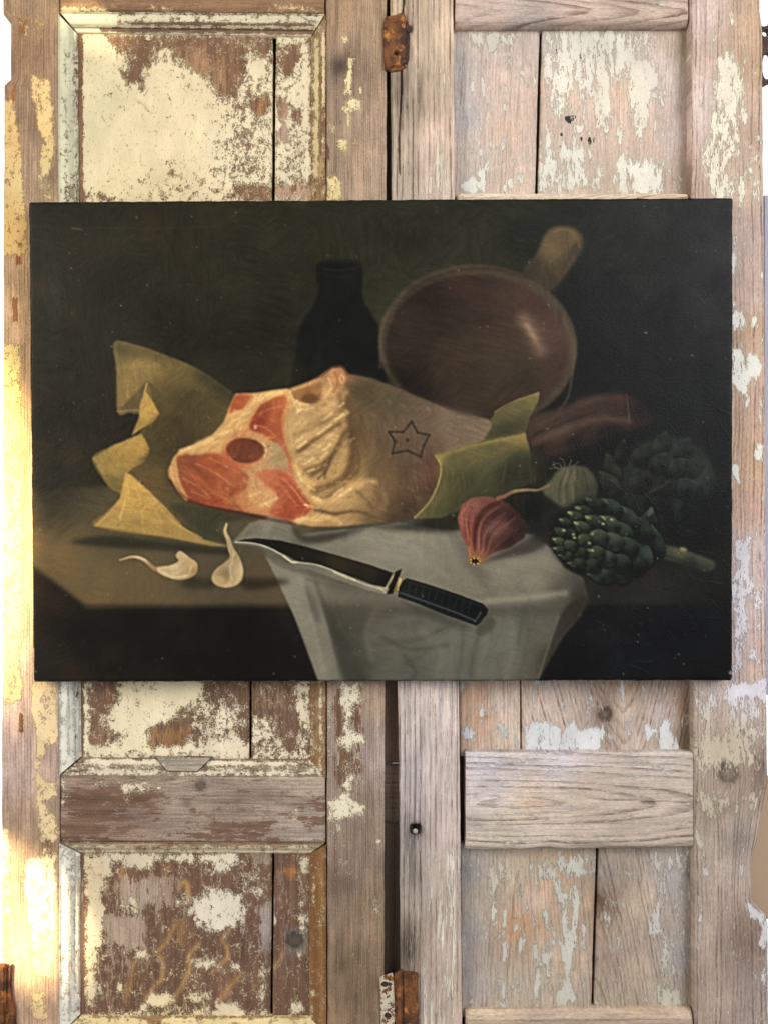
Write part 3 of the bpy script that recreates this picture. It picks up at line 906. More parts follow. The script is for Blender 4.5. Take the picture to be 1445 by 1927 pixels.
# ------------------------------------------------------------------ right shutter leaf
WHITE = (222, 216, 202)
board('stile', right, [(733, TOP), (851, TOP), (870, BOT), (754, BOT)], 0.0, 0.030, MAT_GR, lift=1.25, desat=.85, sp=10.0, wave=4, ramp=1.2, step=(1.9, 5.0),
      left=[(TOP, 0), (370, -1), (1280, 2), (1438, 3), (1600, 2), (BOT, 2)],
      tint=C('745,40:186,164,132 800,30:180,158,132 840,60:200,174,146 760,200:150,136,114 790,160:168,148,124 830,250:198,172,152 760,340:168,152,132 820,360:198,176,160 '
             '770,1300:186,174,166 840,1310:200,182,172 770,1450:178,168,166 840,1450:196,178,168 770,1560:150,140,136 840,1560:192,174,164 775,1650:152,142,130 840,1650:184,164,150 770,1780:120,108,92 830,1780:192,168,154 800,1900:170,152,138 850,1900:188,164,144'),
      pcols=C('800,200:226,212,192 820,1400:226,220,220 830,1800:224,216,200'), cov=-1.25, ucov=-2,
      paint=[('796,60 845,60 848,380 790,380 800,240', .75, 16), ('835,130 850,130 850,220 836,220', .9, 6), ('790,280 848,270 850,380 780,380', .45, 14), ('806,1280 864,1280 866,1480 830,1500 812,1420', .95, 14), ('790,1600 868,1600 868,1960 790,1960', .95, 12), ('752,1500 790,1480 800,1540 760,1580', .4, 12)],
      smudge=[(768, 60, 7, 70, .45), (790, 170, 6, 40, .62), (752, 160, 14, 40, .5), (775, 300, 10, 40, .25), (770, 1590, 14, 30, .55), (770, 1640, 10, 40, .35), (768, 1785, 18, 60, .62), (775, 1900, 30, 30, .3), (768, 1350, 5, 60, .3), (795, 1380, 4, 50, .3), (766, 1450, 6, 30, .25), (782, 1563, 17, 22, .35), (782, 1563, 9, 9, .9)],  # the last spots put the nail hole's shade into the tint
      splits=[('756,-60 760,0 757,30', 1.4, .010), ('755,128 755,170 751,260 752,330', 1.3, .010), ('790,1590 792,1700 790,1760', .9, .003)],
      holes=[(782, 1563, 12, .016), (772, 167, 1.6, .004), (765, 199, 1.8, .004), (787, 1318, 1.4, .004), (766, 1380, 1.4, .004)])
disc('nail', right, 781, 1564, 5.2, 0.0025, 0.006, MAT_NAIL, seg=9)
# rebate strip in the gap between the leaves
rb = dict(tint=C('738,1300:98,80,68 738,1420:104,86,74 738,1500:100,86,74 738,1700:84,70,60 738,300:70,58,48'), cov=-2, sp=6)
board('rebate_strip', right, [(716, TOP), (760, TOP), (762, 1437), (716, 1437)], 0.019, 0.010, MAT_R, **rb)
board('rebate_strip', right, [(716, 1441), (762, 1441), (762, 1546), (716, 1546)], 0.017, 0.012, MAT_R, grain='h', **{**rb, 'sp': 9, 'tint': C('738,1470:112,96,84 738,1530:100,86,74')})
board('rebate_strip', right, [(716, 1549), (764, 1549), (766, BOT), (716, BOT)], 0.020, 0.010, MAT_R, **rb)

# outer stile, worn away low down
board('stile', right, [(1298, TOP), (1433, TOP), (1444, BOT), (1309, BOT)], 0, 0.030, MAT_R, lift=1.10, desat=.86, sp=7.5, wave=9, ramp=1.25,
      right=[(TOP, -6), (20, -4), (45, 0), (370, 1), (1300, 2), (1400, 2), (1475, 3), (1500, -3), (1540, -10), (1580, -17), (1620, -28), (1690, -28), (1708, -20), (1722, -2), (1740, 2), (BOT, 3)],
      knots=[(1370, 1455, 17)],
      tint=C('1320,30:200,178,164 1420,40:186,154,124 1330,200:206,186,176 1420,120:182,150,120 1420,250:184,154,132 1420,340:196,168,144 1410,450:188,164,150 1410,560:186,162,146 1410,620:190,156,124 1410,720:192,158,136 1410,880:196,160,128 1410,960:194,158,136 1410,1040:204,180,172 '
             '1410,1150:206,182,172 1410,1240:200,172,156 1330,1300:190,172,160 1420,1360:186,166,150 1350,1400:174,158,142 1420,1440:160,136,118 1420,1490:164,144,124 1350,1520:160,142,124 1390,1570:160,146,136 1320,1620:172,156,138 1370,1640:178,160,146 1320,1760:174,156,140 1400,1760:146,124,108 1340,1880:172,152,134 1420,1880:158,140,130'), soft=1.4,
      pcols=C('1370,200:226,218,196 1400,720:230,228,216 1400,1140:226,220,224 1400,1290:220,216,224 1360,1400:196,182,160 1360,1500:190,178,158 1420,1720:214,210,210 1400,1900:206,200,196'), cov=-1.15, ucov=-2,
      paint=[('1340,95 1372,105 1392,130 1396,200 1402,220 1390,250 1380,300 1395,370 1340,375 1322,330 1326,290 1338,230 1340,170', 1.75, 10), ('1350,120 1360,100 1374,130 1366,190 1356,190', .4, 6), ('1392,260 1432,255 1434,380 1390,380', .95, 14), ('1395,205 1432,205 1432,225 1395,225', 1.0, 8), ('1370,20 1392,25 1390,70 1368,60', 1.1, 8),
             ('1376,440 1386,440 1386,520 1376,520', 1.5, 4), ('1378,560 1400,600 1396,622 1378,622', 2.0, 5), ('1412,596 1424,596 1424,616 1412,616', 2.2, 3), ('1378,655 1394,665 1402,690 1404,664 1420,664 1432,700 1408,710 1404,745 1396,740 1378,720', 2.4, 5), ('1406,745 1411,745 1408,765 1398,765', 2.2, 3), ('1420,830 1434,838 1432,868 1418,865', 2.1, 4), ('1378,870 1388,880 1390,910 1378,890', 2.4, 3),
             ('1378,1010 1410,1010 1416,1100 1410,1240 1378,1270', 1.5, 14), ('1416,1100 1436,1120 1432,1200 1418,1190', .9, 10), ('1374,1295 1395,1286 1440,1280 1440,1316 1400,1308 1376,1312', 2.1, 5), ('1310,1300 1345,1290 1440,1315 1440,1400 1400,1440 1310,1430', 1.35, 20), ('1310,1400 1400,1390 1420,1440 1380,1440 1310,1480', 1.1, 14), ('1312,1490 1350,1480 1400,1505 1390,1530 1350,1545 1312,1530', 1.5, 10), ('1400,1500 1420,1490 1430,1530 1415,1545 1406,1520', 1.4, 6), ('1395,1628 1408,1624 1412,1645 1400,1650', 1.9, 4), ('1420,1700 1445,1720 1445,1800 1430,1780', 2.2, 5), ('1410,1700 1424,1704 1420,1730 1408,1730', 1.6, 4), ('1425,1800 1445,1800 1445,1960 1425,1940', .9, 10), ('1300,1560 1330,1565 1320,1600 1312,1590', 1.3, 6), ('1310,1620 1330,1620 1330,1780 1310,1780', .7, 8)],
      smudge=[(1425, 1460, 16, 50, .35), (1392, 1585, 26, 26, .25), (1400, 1800, 40, 60, .2), (1362, 1437, 12, 6, .6), (1400, 1375, 14, 8, .3), (1376, 1520, 10, 12, .2)], edge=1.2)
# rails
board('rail', right, [(856, TOP), (1294, TOP), (1296, 46), (856, 47)], 0.0025, 0.026, MAT_R, lift=1.12, desat=.84, grain='h', sp=9, wave=7, ring=('U', 20, 14, .10, 1), ramp=1.3,
      tint=C('900,10:200,174,158 1100,5:202,174,156 1280,10:190,164,146 1000,38:176,160,148 1200,40:180,158,138'), pcol=WHITE, cov=-1.25, ucov=-2, round=(2, 3, 0, 16), rdep=(.002, .003, 0, .010),
      paint=[('870,16 1000,20 1000,30 870,28', .8, 6), ('1230,0 1296,0 1296,14 1240,16', .6, 6)], smudge=[(1060, 46, 240, 9, .22)], warp=.003)
board('rail', right, [(860, 361), (1297, 362), (1299, 520), (860, 520)], 0.0025, 0.026, MAT_R, lift=1.12, desat=.84, grain='h', sp=5, ring=('U', 380, 6, .12, -1),
      tint=C('900,365:216,196,168 1100,368:214,190,160 1280,366:206,180,148'), pcol=WHITE, cov=-.9, ucov=-2, round=(2, 2, 8, 2), rdep=.006)
board('rail', right, [(876, 1416), (1305, 1416), (1308, 1600), (876, 1601)], 0.0022, 0.026, MAT_R, lift=1.12, desat=.84, grain='h', sp=11, wave=10, ring=('E', 1512, 985, .13), ramp=1.25,
      tint=C('900,1440:204,196,202 1050,1430:206,198,200 1250,1430:196,182,170 920,1480:196,184,180 1000,1512:204,180,156 1100,1500:190,172,152 1250,1480:190,174,156 950,1560:196,182,160 1150,1560:184,168,150 1280,1520:186,170,154 1290,1590:176,160,142 1000,1590:196,182,166'),
      pcols=C('950,1430:226,222,230 950,1580:220,212,196'), cov=-1.15, ucov=-2, round=(2, 2, 6, 14), rdep=(.002, .002, .004, .008), bottom=[(876, 0), (900, 1), (980, 2), (1030, -3), (1060, 2), (1180, -2), (1308, -3)],
      paint=[('878,1424 1050,1424 1040,1448 930,1450 880,1440', .85, 12), ('890,1450 1000,1460 990,1480 890,1480', .45, 12), ('890,1570 960,1565 980,1590 890,1590', .9, 10), ('1220,1505 1275,1515 1270,1530 1230,1525', 1.0, 6), ('1240,1440 1256,1440 1256,1460 1240,1460', .8, 4)],
      splits=[('1100,1505 1180,1507 1240,1510 1306,1512', 1.1, .004), ('876,1496 940,1500', 1.0, .003)], smudge=[(1100, 1588, 60, 7, .35), (890, 1545, 20, 14, .3), (1020, 1455, 40, 18, .12), (930, 1560, 60, 3, .2), (1200, 1550, 80, 3, .25)], warp=.003)
board('rail', right, [(876, 1906), (1303, 1903), (1306, BOT), (878, BOT)], 0.004, 0.026, MAT_R, lift=1.12, desat=.84, grain='h', sp=8, tint=C('950,1915:204,180,146 1200,1915:192,164,132 1000,1927:180,160,140 1200,1927:180,160,146 1000,2000:180,160,140'),
      pcol=WHITE, cov=-1.5, ucov=-2, round=(2, 2, 18, 0), rdep=(.002, .002, .009, 0), smudge=[(1060, 1922, 260, 4, .3)])
board('rail', right, [(870, 860), (1304, 860), (1304, 1010), (870, 1010)], 0.0025, 0.026, MAT_R, lift=1.12, desat=.84, grain='h', sp=9, tint=C('1100,900:196,176,158'), cov=-1.2, step=(20, 10))
# top panel
tpr = C('865,120:186,178,174 865,220:180,174,172 900,100:196,178,164 950,150:204,180,162 950,250:206,178,154 990,100:190,170,156 1000,180:196,168,150 880,300:190,176,160 960,340:204,180,160 '
        '1040,80:196,190,178 1060,170:212,184,160 1130,70:186,180,172 1160,180:214,182,156 1200,250:208,180,158 1250,150:206,188,178 1285,80:176,158,136 1275,250:186,168,160 1280,340:180,160,140 1150,340:196,174,150')
pcr = C('950,80:206,200,188 880,340:214,214,202 1060,150:230,222,206 1130,70:208,204,190 1180,180:232,224,204 1200,330:226,222,206 1050,320:222,218,204 1280,150:210,196,184')
board('panel_board', right, [(846, 38), (1015, 38), (1006, 372), (846, 372)], PR, 0.010, MAT_R, lift=1.10, desat=.86, sp=7, ring=('U', 990, 10, .06, -1), ramp=.5, tint=tpr, pcols=pcr, cov=-1.0, ucov=-2,
      paint=[('880,56 935,58 970,62 955,92 935,98 920,100 905,88 884,92', 1.5, 8), ('950,95 962,100 958,134 948,132', 1.6, 4), ('866,350 900,320 918,306 910,340 905,362 880,362', 2.2, 5), ('944,350 962,330 966,350 950,360', 2.0, 4), ('884,152 894,152 894,172 886,172', 2.3, 2), ('906,150 912,150 913,188 908,186', 2.2, 2), ('948,160 956,160 955,174 949,174', 2.2, 2),
             ('943,260 950,258 949,284 944,284', 2.2, 2), ('946,196 953,194 950,208 945,206', 2.0, 2), ('978,134 986,132 986,144 980,144', 2, 2), ('968,330 990,325 985,345 968,350', 1.2, 5), ('900,280 908,280 908,292 902,292', 2.2, 2)],
      smudge=[(860, 150, 16, 200, .14), (930, 48, 100, 14, .25)], knots=[(985, 40, 9)])
board('panel_board', right, [(1021, 38), (1310, 36), (1310, 372), (1012, 372)], PR, 0.010, MAT_R, lift=1.10, desat=.86, sp=7, wave=8, ring=('U', 1150, 10, .07, 1), ramp=.42, tint=tpr, pcols=pcr, cov=-.75, ucov=-1.7, ucol=(52, 48, 42),
      paint=[('1026,60 1100,52 1200,56 1225,80 1240,150 1225,200 1215,240 1205,220 1190,230 1180,200 1165,150 1140,240 1120,235 1116,180 1100,190 1085,150 1070,180 1065,210 1045,215 1030,190 1022,120', 1.15, 12), ('1120,130 1150,130 1140,245 1122,240', .6, 6), ('1190,120 1230,120 1215,280 1185,300 1195,230', .65, 8), ('1062,70 1115,60 1120,100 1070,105', .7, 8), ('1150,300 1250,300 1255,350 1230,365 1160,360', 1.5, 10), ('1015,285 1080,270 1100,290 1110,340 1080,365 1012,362', 1.2, 12), ('1080,235 1100,238 1095,250 1084,250', 1.8, 3),
             ('1242,170 1252,172 1250,260 1240,262 1244,220', 1.6, 3), ('1160,250 1175,245 1170,285 1162,290', 1.4, 4), ('1235,60 1310,60 1310,300 1255,300 1245,150', -.5, 14)],
      under=[('1060,222 1070,216 1084,218 1078,226 1068,234', 3.7, 2), ('1052,250 1057,248 1058,258 1053,258', 2.6, 1.5), ('1060,262 1065,262 1064,272 1060,272', 2.4, 1.5), ('1050,272 1056,270 1056,280 1051,280', 2.5, 1.5), ('1090,258 1096,258 1094,266 1089,266', 2.6, 1.5), ('1104,262 1110,258 1112,272 1105,274', 2.8, 1.5), ('1116,258 1120,260 1117,268 1114,268', 2.6, 1.2), ('1029,252 1033,256 1033,266 1029,264', 2.4, 1.5), ('1030,270 1035,272 1034,280 1030,280', 2.4, 1.5), ('1074,254 1078,254 1077,260 1073,260', 2.3, 1.2), ('1020,300 1060,300 1060,325 1020,325', 1.9, 6), ('1130,98 1136,98 1134,112 1130,112', 3.0999999999999996, 2), ('1088,96 1094,96 1094,112 1088,110', 3.0999999999999996, 2), ('1044,92 1054,90 1054,104 1044,104', 2.5, 3)],
      smudge=[(1290, 200, 18, 220, .2), (1160, 46, 150, 12, .28), (1150, 75, 30, 14, .12), (1290, 70, 12, 30, .3)])
# middle panel
mpr = C('885,1310:200,162,132 900,1350:196,156,128 940,1320:196,178,162 960,1380:198,182,164 1050,1310:196,176,162 1050,1345:200,180,164 1138,1343:130,110,96 1180,1340:194,172,152 1180,1300:186,160,134 1240,1340:192,176,170 1285,1330:160,132,110 1290,1400:130,110,90 1200,1400:192,176,160')
board('panel_board', right, [(862, 1000), (976, 1000), (979, 1424), (866, 1424)], PR, 0.010, MAT_R, lift=1.10, desat=.86, sp=6, ramp=.8, tint=mpr, pcol=(206, 208, 206), cov=-1.1, ucov=-2,
      paint=[('865,1376 880,1364 895,1376 890,1392 870,1390', 2.1, 4), ('940,1362 952,1362 955,1382 944,1388', 2.2, 3), ('900,1345 908,1325 914,1340 906,1348', 2.0, 3), ('900,1360 912,1355 912,1366 902,1368', 1.6, 3), ('930,1360 936,1360 934,1372', 1.6, 3), ('866,1280 880,1285 878,1305 866,1305', 1.2, 5)], smudge=[(911, 1348, 9, 5, .45)])
board('panel_board', right, [(979.5, 1000), (1316, 1000), (1316, 1424), (982, 1424)], PR, 0.010, MAT_R, lift=1.10, desat=.86, sp=8, wave=7, ring=('U', 1174, 20, .26, 1), ramp=1.3, tint=mpr, pcol=(214, 216, 218), cov=-1.2, ucov=-2, knots=[(1138, 1343, 11)],
      paint=[('984,1368 1010,1358 1032,1360 1060,1372 1075,1360 1090,1374 1125,1366 1140,1380 1130,1398 1126,1420 984,1420', 2.35, 5), ('1000,1284 1012,1284 1006,1345 996,1340', 1.2, 5), ('1012,1280 1036,1280 1030,1306 1014,1304', 1.4, 5), ('1208,1365 1235,1362 1230,1400 1215,1395', 1.3, 5), ('1246,1368 1256,1350 1262,1378 1278,1400 1280,1420 1235,1420', 1.9, 5), ('1169,1280 1175,1280 1174,1318 1169,1318', 1.8, 2), ('1204,1290 1214,1290 1212,1330 1206,1320', 1.2, 4), ('1250,1370 1260,1330 1264,1350', .8, 5)],
      smudge=[(1290, 1350, 14, 90, .3), (1150, 1418, 160, 5, .3)])
# lower panel
lpr = C('880,1640:170,166,164 880,1750:160,154,150 880,1850:172,164,154 900,1680:176,162,146 960,1650:196,178,150 975,1740:200,150,108 1000,1700:206,180,158 1040,1660:206,174,140 1050,1800:208,182,152 1100,1700:206,174,142 1000,1860:194,178,156 '
        '1140,1640:160,146,134 1130,1700:126,100,82 1150,1800:166,144,130 1200,1700:198,178,152 1200,1820:194,172,148 1270,1660:176,170,168 1270,1800:174,166,164 1290,1860:164,150,136 1160,1900:178,164,138 1250,1890:182,170,148')
pcl = C('950,1650:196,190,174 1060,1640:194,192,182 1060,1750:206,203,194 930,1720:206,203,192 1260,1700:200,194,188 1250,1880:196,192,176 1060,1870:200,197,184')
board('panel_board', right, [(866, 1588), (1121.5, 1588), (1111.5, 1916), (866, 1916)], PR, 0.010, MAT_R, lift=1.0, desat=.86, sp=7, wave=9, ring=('U', 975, 14, .06, -1), ramp=.75, tint=lpr, pcols=pcl, cov=-.95, ucov=-2,
      paint=[('918,1628 945,1620 948,1650 930,1690 932,1730 938,1770 930,1772 926,1730 918,1690 922,1660', 1.5, 4), ('946,1655 956,1655 958,1690 948,1690', 1.2, 4), ('946,1712 954,1710 952,1745 946,1745', 2.0, 2), ('968,1720 976,1716 974,1752 966,1756', 2.1, 2), ('944,1775 956,1770 954,1800 944,1812', 1.8, 3), ('975,1772 984,1770 980,1796 974,1790', 1.8, 3), ('990,1620 1120,1605 1120,1640 1100,1650 1050,1645 1020,1660 990,1650', 1.35, 9),
             ('1040,1640 1052,1660 1048,1690 1040,1680', 1.5, 4), ('1056,1680 1066,1680 1068,1760 1076,1800 1072,1870 1060,1890 1050,1880 1062,1840 1056,1790', 2.0, 4), ('1070,1660 1086,1665 1092,1720 1080,1790 1070,1780 1074,1720', 1.7, 4), ('1026,1720 1034,1700 1030,1745 1032,1780 1034,1850 1026,1855 1022,1780', 1.5, 4), ('1004,1780 1012,1775 1016,1840 1012,1880 1004,1870', 1.6, 4), ('930,1840 955,1840 960,1870 935,1870', 1.1, 6), ('1036,1870 1060,1860 1090,1870 1080,1890 1050,1892', 1.6, 5), ('1038,1735 1046,1735 1044,1765 1038,1790', 1.6, 3), ('986,1700 992,1700 990,1740', 1.3, 3), ('880,1880 900,1878 900,1890 880,1890', 1.2, 4), ('1095,1740 1102,1740 1100,1790 1094,1790', 1.5, 3), ('940,1864 950,1864 948,1900 942,1900', 1.2, 4)],
      strokes=[], smudge=[(880, 1640, 14, 30, .25), (880, 1800, 16, 150, .1), (968, 1738, 12, 34, -.02), (1000, 1606, 110, 8, .25)])
board('panel_board', right, [(1127, 1588), (1316, 1588), (1316, 1916), (1117, 1916)], PR, 0.010, MAT_R, lift=1.0, desat=.86, sp=8, wave=10, ring=('U', 1120, 16, .2, -1), ramp=.95, tint=lpr, pcols=pcl, cov=-1.1, ucov=-2,
      paint=[('1216,1605 1290,1600 1290,1640 1250,1640 1218,1645', 1.4, 8), ('1232,1650 1252,1640 1250,1700 1236,1735 1224,1750 1220,1740 1236,1700', 1.3, 6), ('1240,1660 1292,1650 1290,1880 1230,1830 1225,1760', .75, 16), ('1238,1860 1260,1855 1290,1885 1270,1898 1244,1896', 1.6, 5), ('1130,1670 1138,1680 1134,1760 1128,1760', .8, 4), ('1160,1770 1166,1760 1168,1850 1162,1850', 1.2, 3), ('1210,1880 1222,1860 1216,1890', 1.3, 3), ('1117,1880 1130,1880 1126,1900 1117,1900', 1.5, 4)],
      smudge=[(1296, 1740, 9, 200, .3), (1132, 1700, 7, 40, .3), (1220, 1602, 100, 7, .3), (1296, 1640, 8, 20, .4)])
plate('crack_light_block', right, [(765, TOP + 20), (1400, TOP + 20), (1400, BOT - 20), (785, BOT - 20)], [], BACK, 0.006, MAT_DARK, 0)  # unseen board, added so the gaps stay dark against the sky

# ------------------------------------------------------------------ iron fittings
h = bpy.data.objects.new('hinge', None)
scene.collection.objects.link(h)
h.parent = left
h.location = np.array(W(745, 135)) - np.array(left.location)
h['label'] = 'rusty upper hinge flap with an empty screw hole'
plate('hinge_plate', h, [(722, 40), (726, 31), (745, 27), (757, 21), (763, 30), (764, 60), (763, 112), (762, 119), (752, 125), (742, 124), (728, 130), (724, 126), (722, 100), (720, 64)],
      [(745.5, 101, 4.6, 4.6)], -0.0045, 0.0035, MAT_RUST, 0.0012, jitter=.6)
plate('hinge_plate', h, [(724, 118), (760, 116), (764, 126), (752, 133), (738, 135), (728, 132)], [], -0.0018, 0.0025, MAT_RUST, 0.0008, jitter=.8)
plate('hinge_plate', h, [(760, 36), (768, 40), (771, 70), (770, 112), (766, 122), (760, 118)], [], -0.0012, 0.003, MAT_IRON, 0.0006, jitter=.6)
plate('hinge_pin', h, rounded(760, 46, 775, 60, 5), [], -0.0035, 0.006, MAT_IRON, 0.0014, jitter=.3)
disc('screw', h, 745, 38, 4.6, -0.0062, 0.0024, MAT_RUST, True)
disc('screw', h, 745.5, 101, 4.2, -0.0006, 0.001, MAT_IRON)

h = bpy.data.objects.new('hinge', None)
scene.collection.objects.link(h)
h.parent = left
h.location = np.array(W(750, 1960)) - np.array(left.location)
h['label'] = 'rusty lower hinge with worn white paint on its left flap'
plate('hinge_plate', h, [(714, 1842), (720, 1838), (738, 1833), (741, 1840), (743, 1900), (743, 1990), (718, 1990), (716, 1900)], [(723.5, 1853.5, 7, 5.5), (729, 1912, 6.5, 5.5)], -0.003, 0.0030, MAT_RUST, 0.001, ptw=.12, jitter=.5)
plate('hinge_knuckle', h, [(742, 1836), (756, 1829), (757, 1860), (758, 1990), (745, 1990), (744, 1900)], [], -0.0062, 0.007, MAT_RUST, 0.0022, ptw=-.9, jitter=.4)
plate('hinge_plate', h, [(758.5, 1830), (778, 1831), (786, 1834), (787, 1880), (790, 1990), (760, 1990)], [], -0.0042, 0.0045, MAT_RUST, 0.0012, ptw=-1.3, jitter=.5)
disc('screw', h, 723.5, 1853.5, 6.4, -0.0008, 0.0022, MAT_IRON, True)
disc('screw', h, 729, 1912, 6, -0.0008, 0.0022, MAT_IRON, True)
disc('screw', h, 770, 1914, 6, -0.0056, 0.0022, MAT_RUST, True)

h = bpy.data.objects.new('hinge', None)
scene.collection.objects.link(h)
h.parent = left
h.location = np.array(W(0, 1990)) - np.array(left.location)
h['label'] = 'rusty hinge flap on the outer edge of the stile'
plate('hinge_plate', h, [(-40, 1819), (8, 1819), (10, 1830), (9, 1860), (10, 1990), (-40, 1990)], [], -0.0100, 0.008, MAT_RUST, 0.0018, ptw=-1.8, jitter=.5)
plate('hinge_plate', h, [(5, 1820), (15, 1822), (22, 1816), (21, 1850), (24, 1880), (29, 1900), (30, 1990), (5, 1990)], [], -0.0045, 0.004, MAT_RUST, 0.001, ptw=-1.2, jitter=.8)

h = plate('latch_plate', right, [(1431, 48), (1438, 49), (1450, 45), (1480, 50), (1480, 156), (1446, 156), (1434, 162), (1431, 150), (1433, 130)],
          [(1439.5, 62, 5.6, 6), (1443, 124, 9.5, 25)], 0.012, 0.006, MAT_IRON, 0.0008, jitter=.3)

# ------------------------------------------------------------------ the oil painting
PAINT_LIFT = 0.010
# the picture is worked out as pigment on the canvas, stroke by stroke, in photo pixel coordinates
QX, QY, QS = 46.0, 360.0, 1.5
QW, QH = int((1392 - QX) / QS), int((1296 - QY) / QS)
GX, GY = np.meshgrid(QX + QS * np.arange(QW), QY + QS * np.arange(QH))
IMG = np.zeros((QH, QW, 3))


def blur(m, sig):
    if sig < 0.3:
        return m
    r = int(sig * 2.5) + 1
    k = np.exp(-0.5 * (np.arange(-r, r + 1) / sig) ** 2)
    k /= k.sum()
    p = np.pad(m, r, mode='edge')
    t = sum(k[i] * p[:, i:i + m.shape[1]] for i in range(2 * r + 1))
    return sum(k[i] * t[i:i + m.shape[0], :] for i in range(2 * r + 1))


def window(x0, y0, x1, y1):
    a = max(0, int((x0 - QX) / QS)); b = min(QW, int((x1 - QX) / QS) + 2)
    c = max(0, int((y0 - QY) / QS)); d = min(QH, int((y1 - QY) / QS) + 2)
    return slice(c, d), slice(a, b)


def colour(c, X, Y, p):
    if isinstance(c, str):
        return idw(C(c), X, Y, p)
    return np.zeros(X.shape + (3,)) + np.asarray(c, float)


def lay(sl, m, c):
    IMG[sl] = IMG[sl] * (1 - m[..., None]) + c * m[..., None]


def fill(pts, c, f=1.5, alpha=1.0, smooth=True, p=3.0, rough=0.0, clip=None):
    q = P(pts) if isinstance(pts, str) else pts
    q = smooth_closed(q) if smooth else np.array(q)
    pad = f * 3 + 4
    sl = window(q[:, 0].min() - pad, q[:, 1].min() - pad, q[:, 0].max() + pad, q[:, 1].max() + pad)
    X, Y = GX[sl], GY[sl]
    Xr, Yr = X, Y
    if rough:
        Xr = X + (fbm(X / 9, Y / 9, 71) - .5) * 2 * rough
        Yr = Y + (fbm(X / 9, Y / 9, 83) - .5) * 2 * rough
    m = 0.25 * (inside(q, Xr - .4, Yr - .4).astype(float) + inside(q, Xr + .4, Yr - .4) + inside(q, Xr - .4, Yr + .4) + inside(q, Xr + .4, Yr + .4))
    m = blur(m, f * 0.8 / QS) * alpha
    if clip is not None:
        m = m * clip[sl]
    lay(sl, m, colour(c, X, Y, p))
    return m, sl


def mask_of(pts, f=1.5, smooth=True):
    q = smooth_closed(P(pts)) if smooth else np.array(P(pts))
    return blur(inside(q, GX, GY).astype(float), f / QS)


def stroke(pts, w, c, f=1.0, alpha=1.0, taper=(1, 1), rough=0.0, clip=None):
    q = smooth_open(P(pts) if isinstance(pts, str) else pts, 6)
    pad = w + f * 4 + 3
    sl = window(q[:, 0].min() - pad, q[:, 1].min() - pad, q[:, 0].max() + pad, q[:, 1].max() + pad)
    X, Y = GX[sl], GY[sl]
    if X.size == 0:
        return
    d, t = seg_dist(q, X, Y)
    ww = w * (taper[0] * (1 - t) + taper[1] * t) * 0.5
    if rough:
        d = d + (fbm(X / 6, Y / 6, 91) - .5) * rough * w
    m = alpha / (1 + np.exp(np.clip((d - ww) / max(f * 0.45, .2), -40, 40)))
    if clip is not None:
        m = m * clip[sl]
    lay(sl, m, colour(c, X, Y, 3))


def ell(cx, cy, rx, ry, rot=0, n=20):
    r = math.radians(rot)
    return [(cx + rx * math.cos(a) * math.cos(r) - ry * math.sin(a) * math.sin(r), cy + rx * math.cos(a) * math.sin(r) + ry * math.sin(a) * math.cos(r))
            for a in [2 * math.pi * k / n for k in range(n)]]


# ground
IMG[:] = idw(C('60,400:43,41,31 300,450:47,43,32 300,600:42,40,30 100,780:43,41,32 500,450:49,46,33 700,430:47,48,35 900,420:44,46,36 650,560:50,50,36 740,560:52,52,37 1200,450:36,39,34 1350,420:33,36,32 '
               '1150,600:28,32,31 1350,700:27,30,28 100,890:50,46,35 480,600:44,43,31 500,700:43,42,30 1350,900:26,29,28 1240,800:26,28,27 560,480:48,45,33'), GX, GY, 2.2)
# table
fill('30,926 350,906 1420,906 1420,1138 165,1141 100,1092 30,1040', '60,960:74,66,44 70,1030:100,86,54 120,1060:112,94,58 180,1110:104,88,56 250,1100:98,84,56 500,1105:88,76,54 300,960:70,64,45 90,930:56,51,37 220,1010:90,80,54 1000,1100:56,54,46 '
     '1100,1110:46,45,38 1200,1110:44,43,37 1350,1100:34,34,31 1200,950:28,30,28 1350,930:27,29,28 800,1000:60,58,48 1150,1060:34,36,33 450,1060:84,76,56', 6, 1, False)
fill('30,1048 100,1098 165,1146 400,1143 1420,1140 1420,1310 30,1310', '80,1100:48,37,30 160,1180:38,31,26 300,1200:33,28,24 80,1260:44,41,36 500,1220:30,26,23 560,1160:38,33,27 1150,1160:32,33,34 1200,1240:28,30,40 1340,1200:25,27,34 1340,1270:16,18,20 1060,1260:24,25,30 300,1275:38,36,31', 4, 1, False)  # bluish gloss sheen at lower right is put into the pigment
stroke('165,1141 300,1142 560,1140', 7, (58, 46, 34), 5, .6)
stroke('110,1040 60,1035', 30, (128, 108, 66), 18, .35)  # warm glare on the canvas, painted into the table at left
# bottle
fill('596,498 600,545 590,575 570,605 561,640 559,760 716,760 716,640 712,615 696,588 682,560 679,498 640,489', '600,520:32,34,30 640,600:25,28,27 690,640:24,27,26 580,680:31,34,29 640,720:24,27,26', 3.5)
fill(ell(638, 499, 41, 9), (30, 33, 30), 1.8)
stroke(ell(638, 499, 40, 8.5) + [(678, 499)], 3, (40, 42, 36), 1.6, .7)
fill(ell(638, 501, 24, 4.5), (20, 23, 23), 2)
stroke('598,514 640,521 678,514', 3, (38, 41, 35), 2, .6)
stroke('612,560 602,620 600,680', 9, (38, 41, 35), 6, .5)
